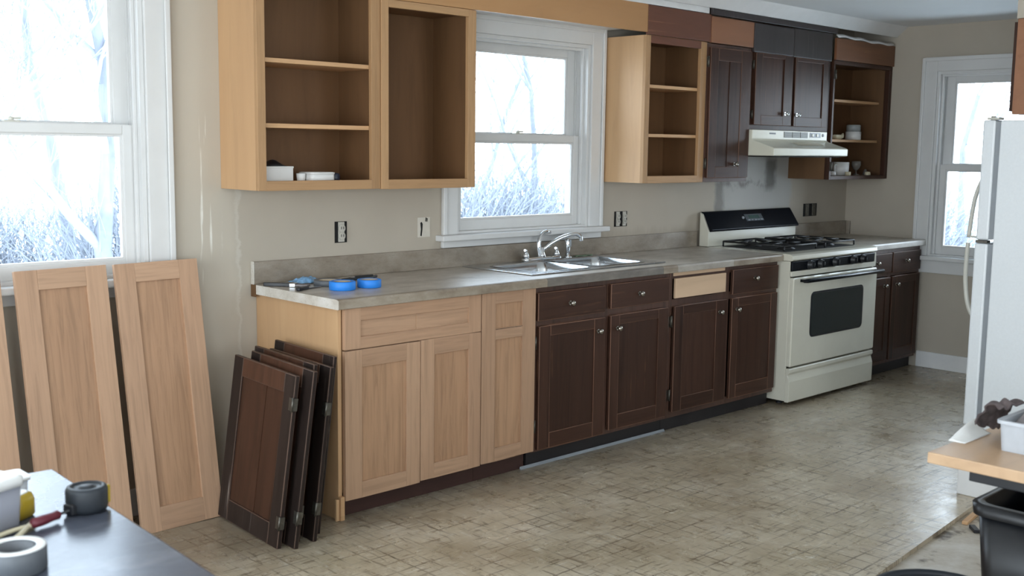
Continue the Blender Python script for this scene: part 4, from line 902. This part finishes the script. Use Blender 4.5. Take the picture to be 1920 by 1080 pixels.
# a loose strip of quarter-round lying at the toe kick
tag(MB().prism([(-.594, .0006), (-.582, .0006), (-.582, .011), (-.586, .014), (-.594, .006)], 'x', 1.06, 2.15).build('floor_molding', M_gask), 'narrow grey molding strip on the floor along the dark toe kick', 'molding')

# ------------------------------------------------------------------ outdoors
def gz(x, y): return -.9+.10*math.sin(x*.3)+.12*math.sin(y*.23+1)
g = MB(); g.grid(lambda u, v: (-60+140*u, .6+90*v, gz(-60+140*u, .6+90*v)), 40, 30); tag(g.build('snowy_ground', M_snow, fix=False), kind='structure')
g = MB(); g.grid(lambda u, v: (5.8+60*u, -40+40.6*v, gz(5.8+60*u, -40+40.6*v)), 20, 14); tag(g.build('snowy_ground', M_snow, fix=False), kind='structure')
def tree(x, y, h, seed, label, r0=.16, lean=0.):
    rnd = random.Random(seed); t = thing('bare_tree', label, 'tree', (x, y, gz(x, y)-.05), group='bare winter trees beyond the windows')
    tr = MB(); br = MB(); ends = []
    def limb(mb, p, d, L, r, depth):
        n = 4; pts = [p]; rs = [r]
        for i in range(n):
            d = (d + Vector((rnd.uniform(-.22, .22), rnd.uniform(-.22, .22), rnd.uniform(-.05, .16)))).normalized(); pts.append(pts[-1]+d*(L/n)); rs.append(r*(1-.55*(i+1)/n))
        mb.tube(pts, rs, 6 if depth < 2 else 4, cap=False)
        if depth < 5:
            for k in range(rnd.choice((3, 4)) if depth < 3 else 3):
                i = rnd.randint(1, n); a = rnd.uniform(0, 2*PI); s = rnd.uniform(.5, 1.1)
                nd = (d + Vector((math.cos(a)*s, math.sin(a)*s, rnd.uniform(-.1, .5)))).normalized(); limb(br, pts[i], nd, L*rnd.uniform(.5, .75), max(.007, rs[i]*.6), depth+1)
    limb(tr, Vector((0, 0, 0)), Vector((lean, 0, 1)), h*.55, r0, 0)
    tr.build('trunk', M_bark, t, fix=False); br.build('branches', M_twig, t, fix=False); return t
trees = [(3.2, 8.5, 8, 1, .12, 'thick trunked bare tree seen through the left window'), (1.2, 9.5, 7, 2, .07, 'slim bare tree at the left edge of the left window'), (4.6, 13, 9, 3, .11, 'bare tree farther back behind the left window'),
    (9.6, 11, 8, 4, .08, 'bare tree at the left of the centre window view'), (13.2, 11.5, 9, 5, .09, 'bare tree at the right of the centre window view'), (15.5, 16, 9, 6, .09, 'distant bare tree in the centre window view'),
    (17.5, 5.6, 9, 7, .08, 'bare tree branching across the right window'), (22, 6.6, 9, 8, .09, 'farther bare tree in the right window')]
for x, y, h, sd, r0, lb in trees: tree(x, y, h, sd*13, lb, r0)
def shrub(x, y, w, h, seed, label):
    rnd = random.Random(seed); t = thing('thicket', label, 'bush', (x, y, gz(x, y)-.05), group='leafless thickets outside the windows'); m = MB()
    for i in range(900):
        a, b = rnd.uniform(-w, w), rnd.uniform(-.6, .6); p = Vector((a, b, 0)); d = Vector((rnd.uniform(-.5, .5), rnd.uniform(-.4, .4), 1)).normalized(); L = h*rnd.uniform(.5, 1.05); pts = [p]
        for k in range(4): d = (d+Vector((rnd.uniform(-.4, .4), rnd.uniform(-.4, .4), rnd.uniform(-.25, .2)))).normalized(); pts.append(pts[-1]+d*L/4)
        m.tube(pts, [.010, .009, .008, .006, .004], 3, cap=False)
    o = m.build('twigs', M_twig, t, fix=False); o['kind'] = 'stuff'; return t
for x, y, w, h, sd, lb in ((10.3, 10.2, 1.5, 2.6, 31, 'leafless thicket at the left in the centre window'), (12.6, 10.6, 1.5, 2.7, 32, 'leafless thicket at the right in the centre window'), (4.4, 9.6, 1.2, 2.7, 33, 'leafless thicket at the right in the left window'), (2.2, 12, 1.6, 2.4, 34, 'leafless thicket at the left in the left window'), (18.5, 6.0, 1.6, 2.3, 35, 'leafless thicket in the right window')):
    shrub(x, y, w, h, sd, lb)
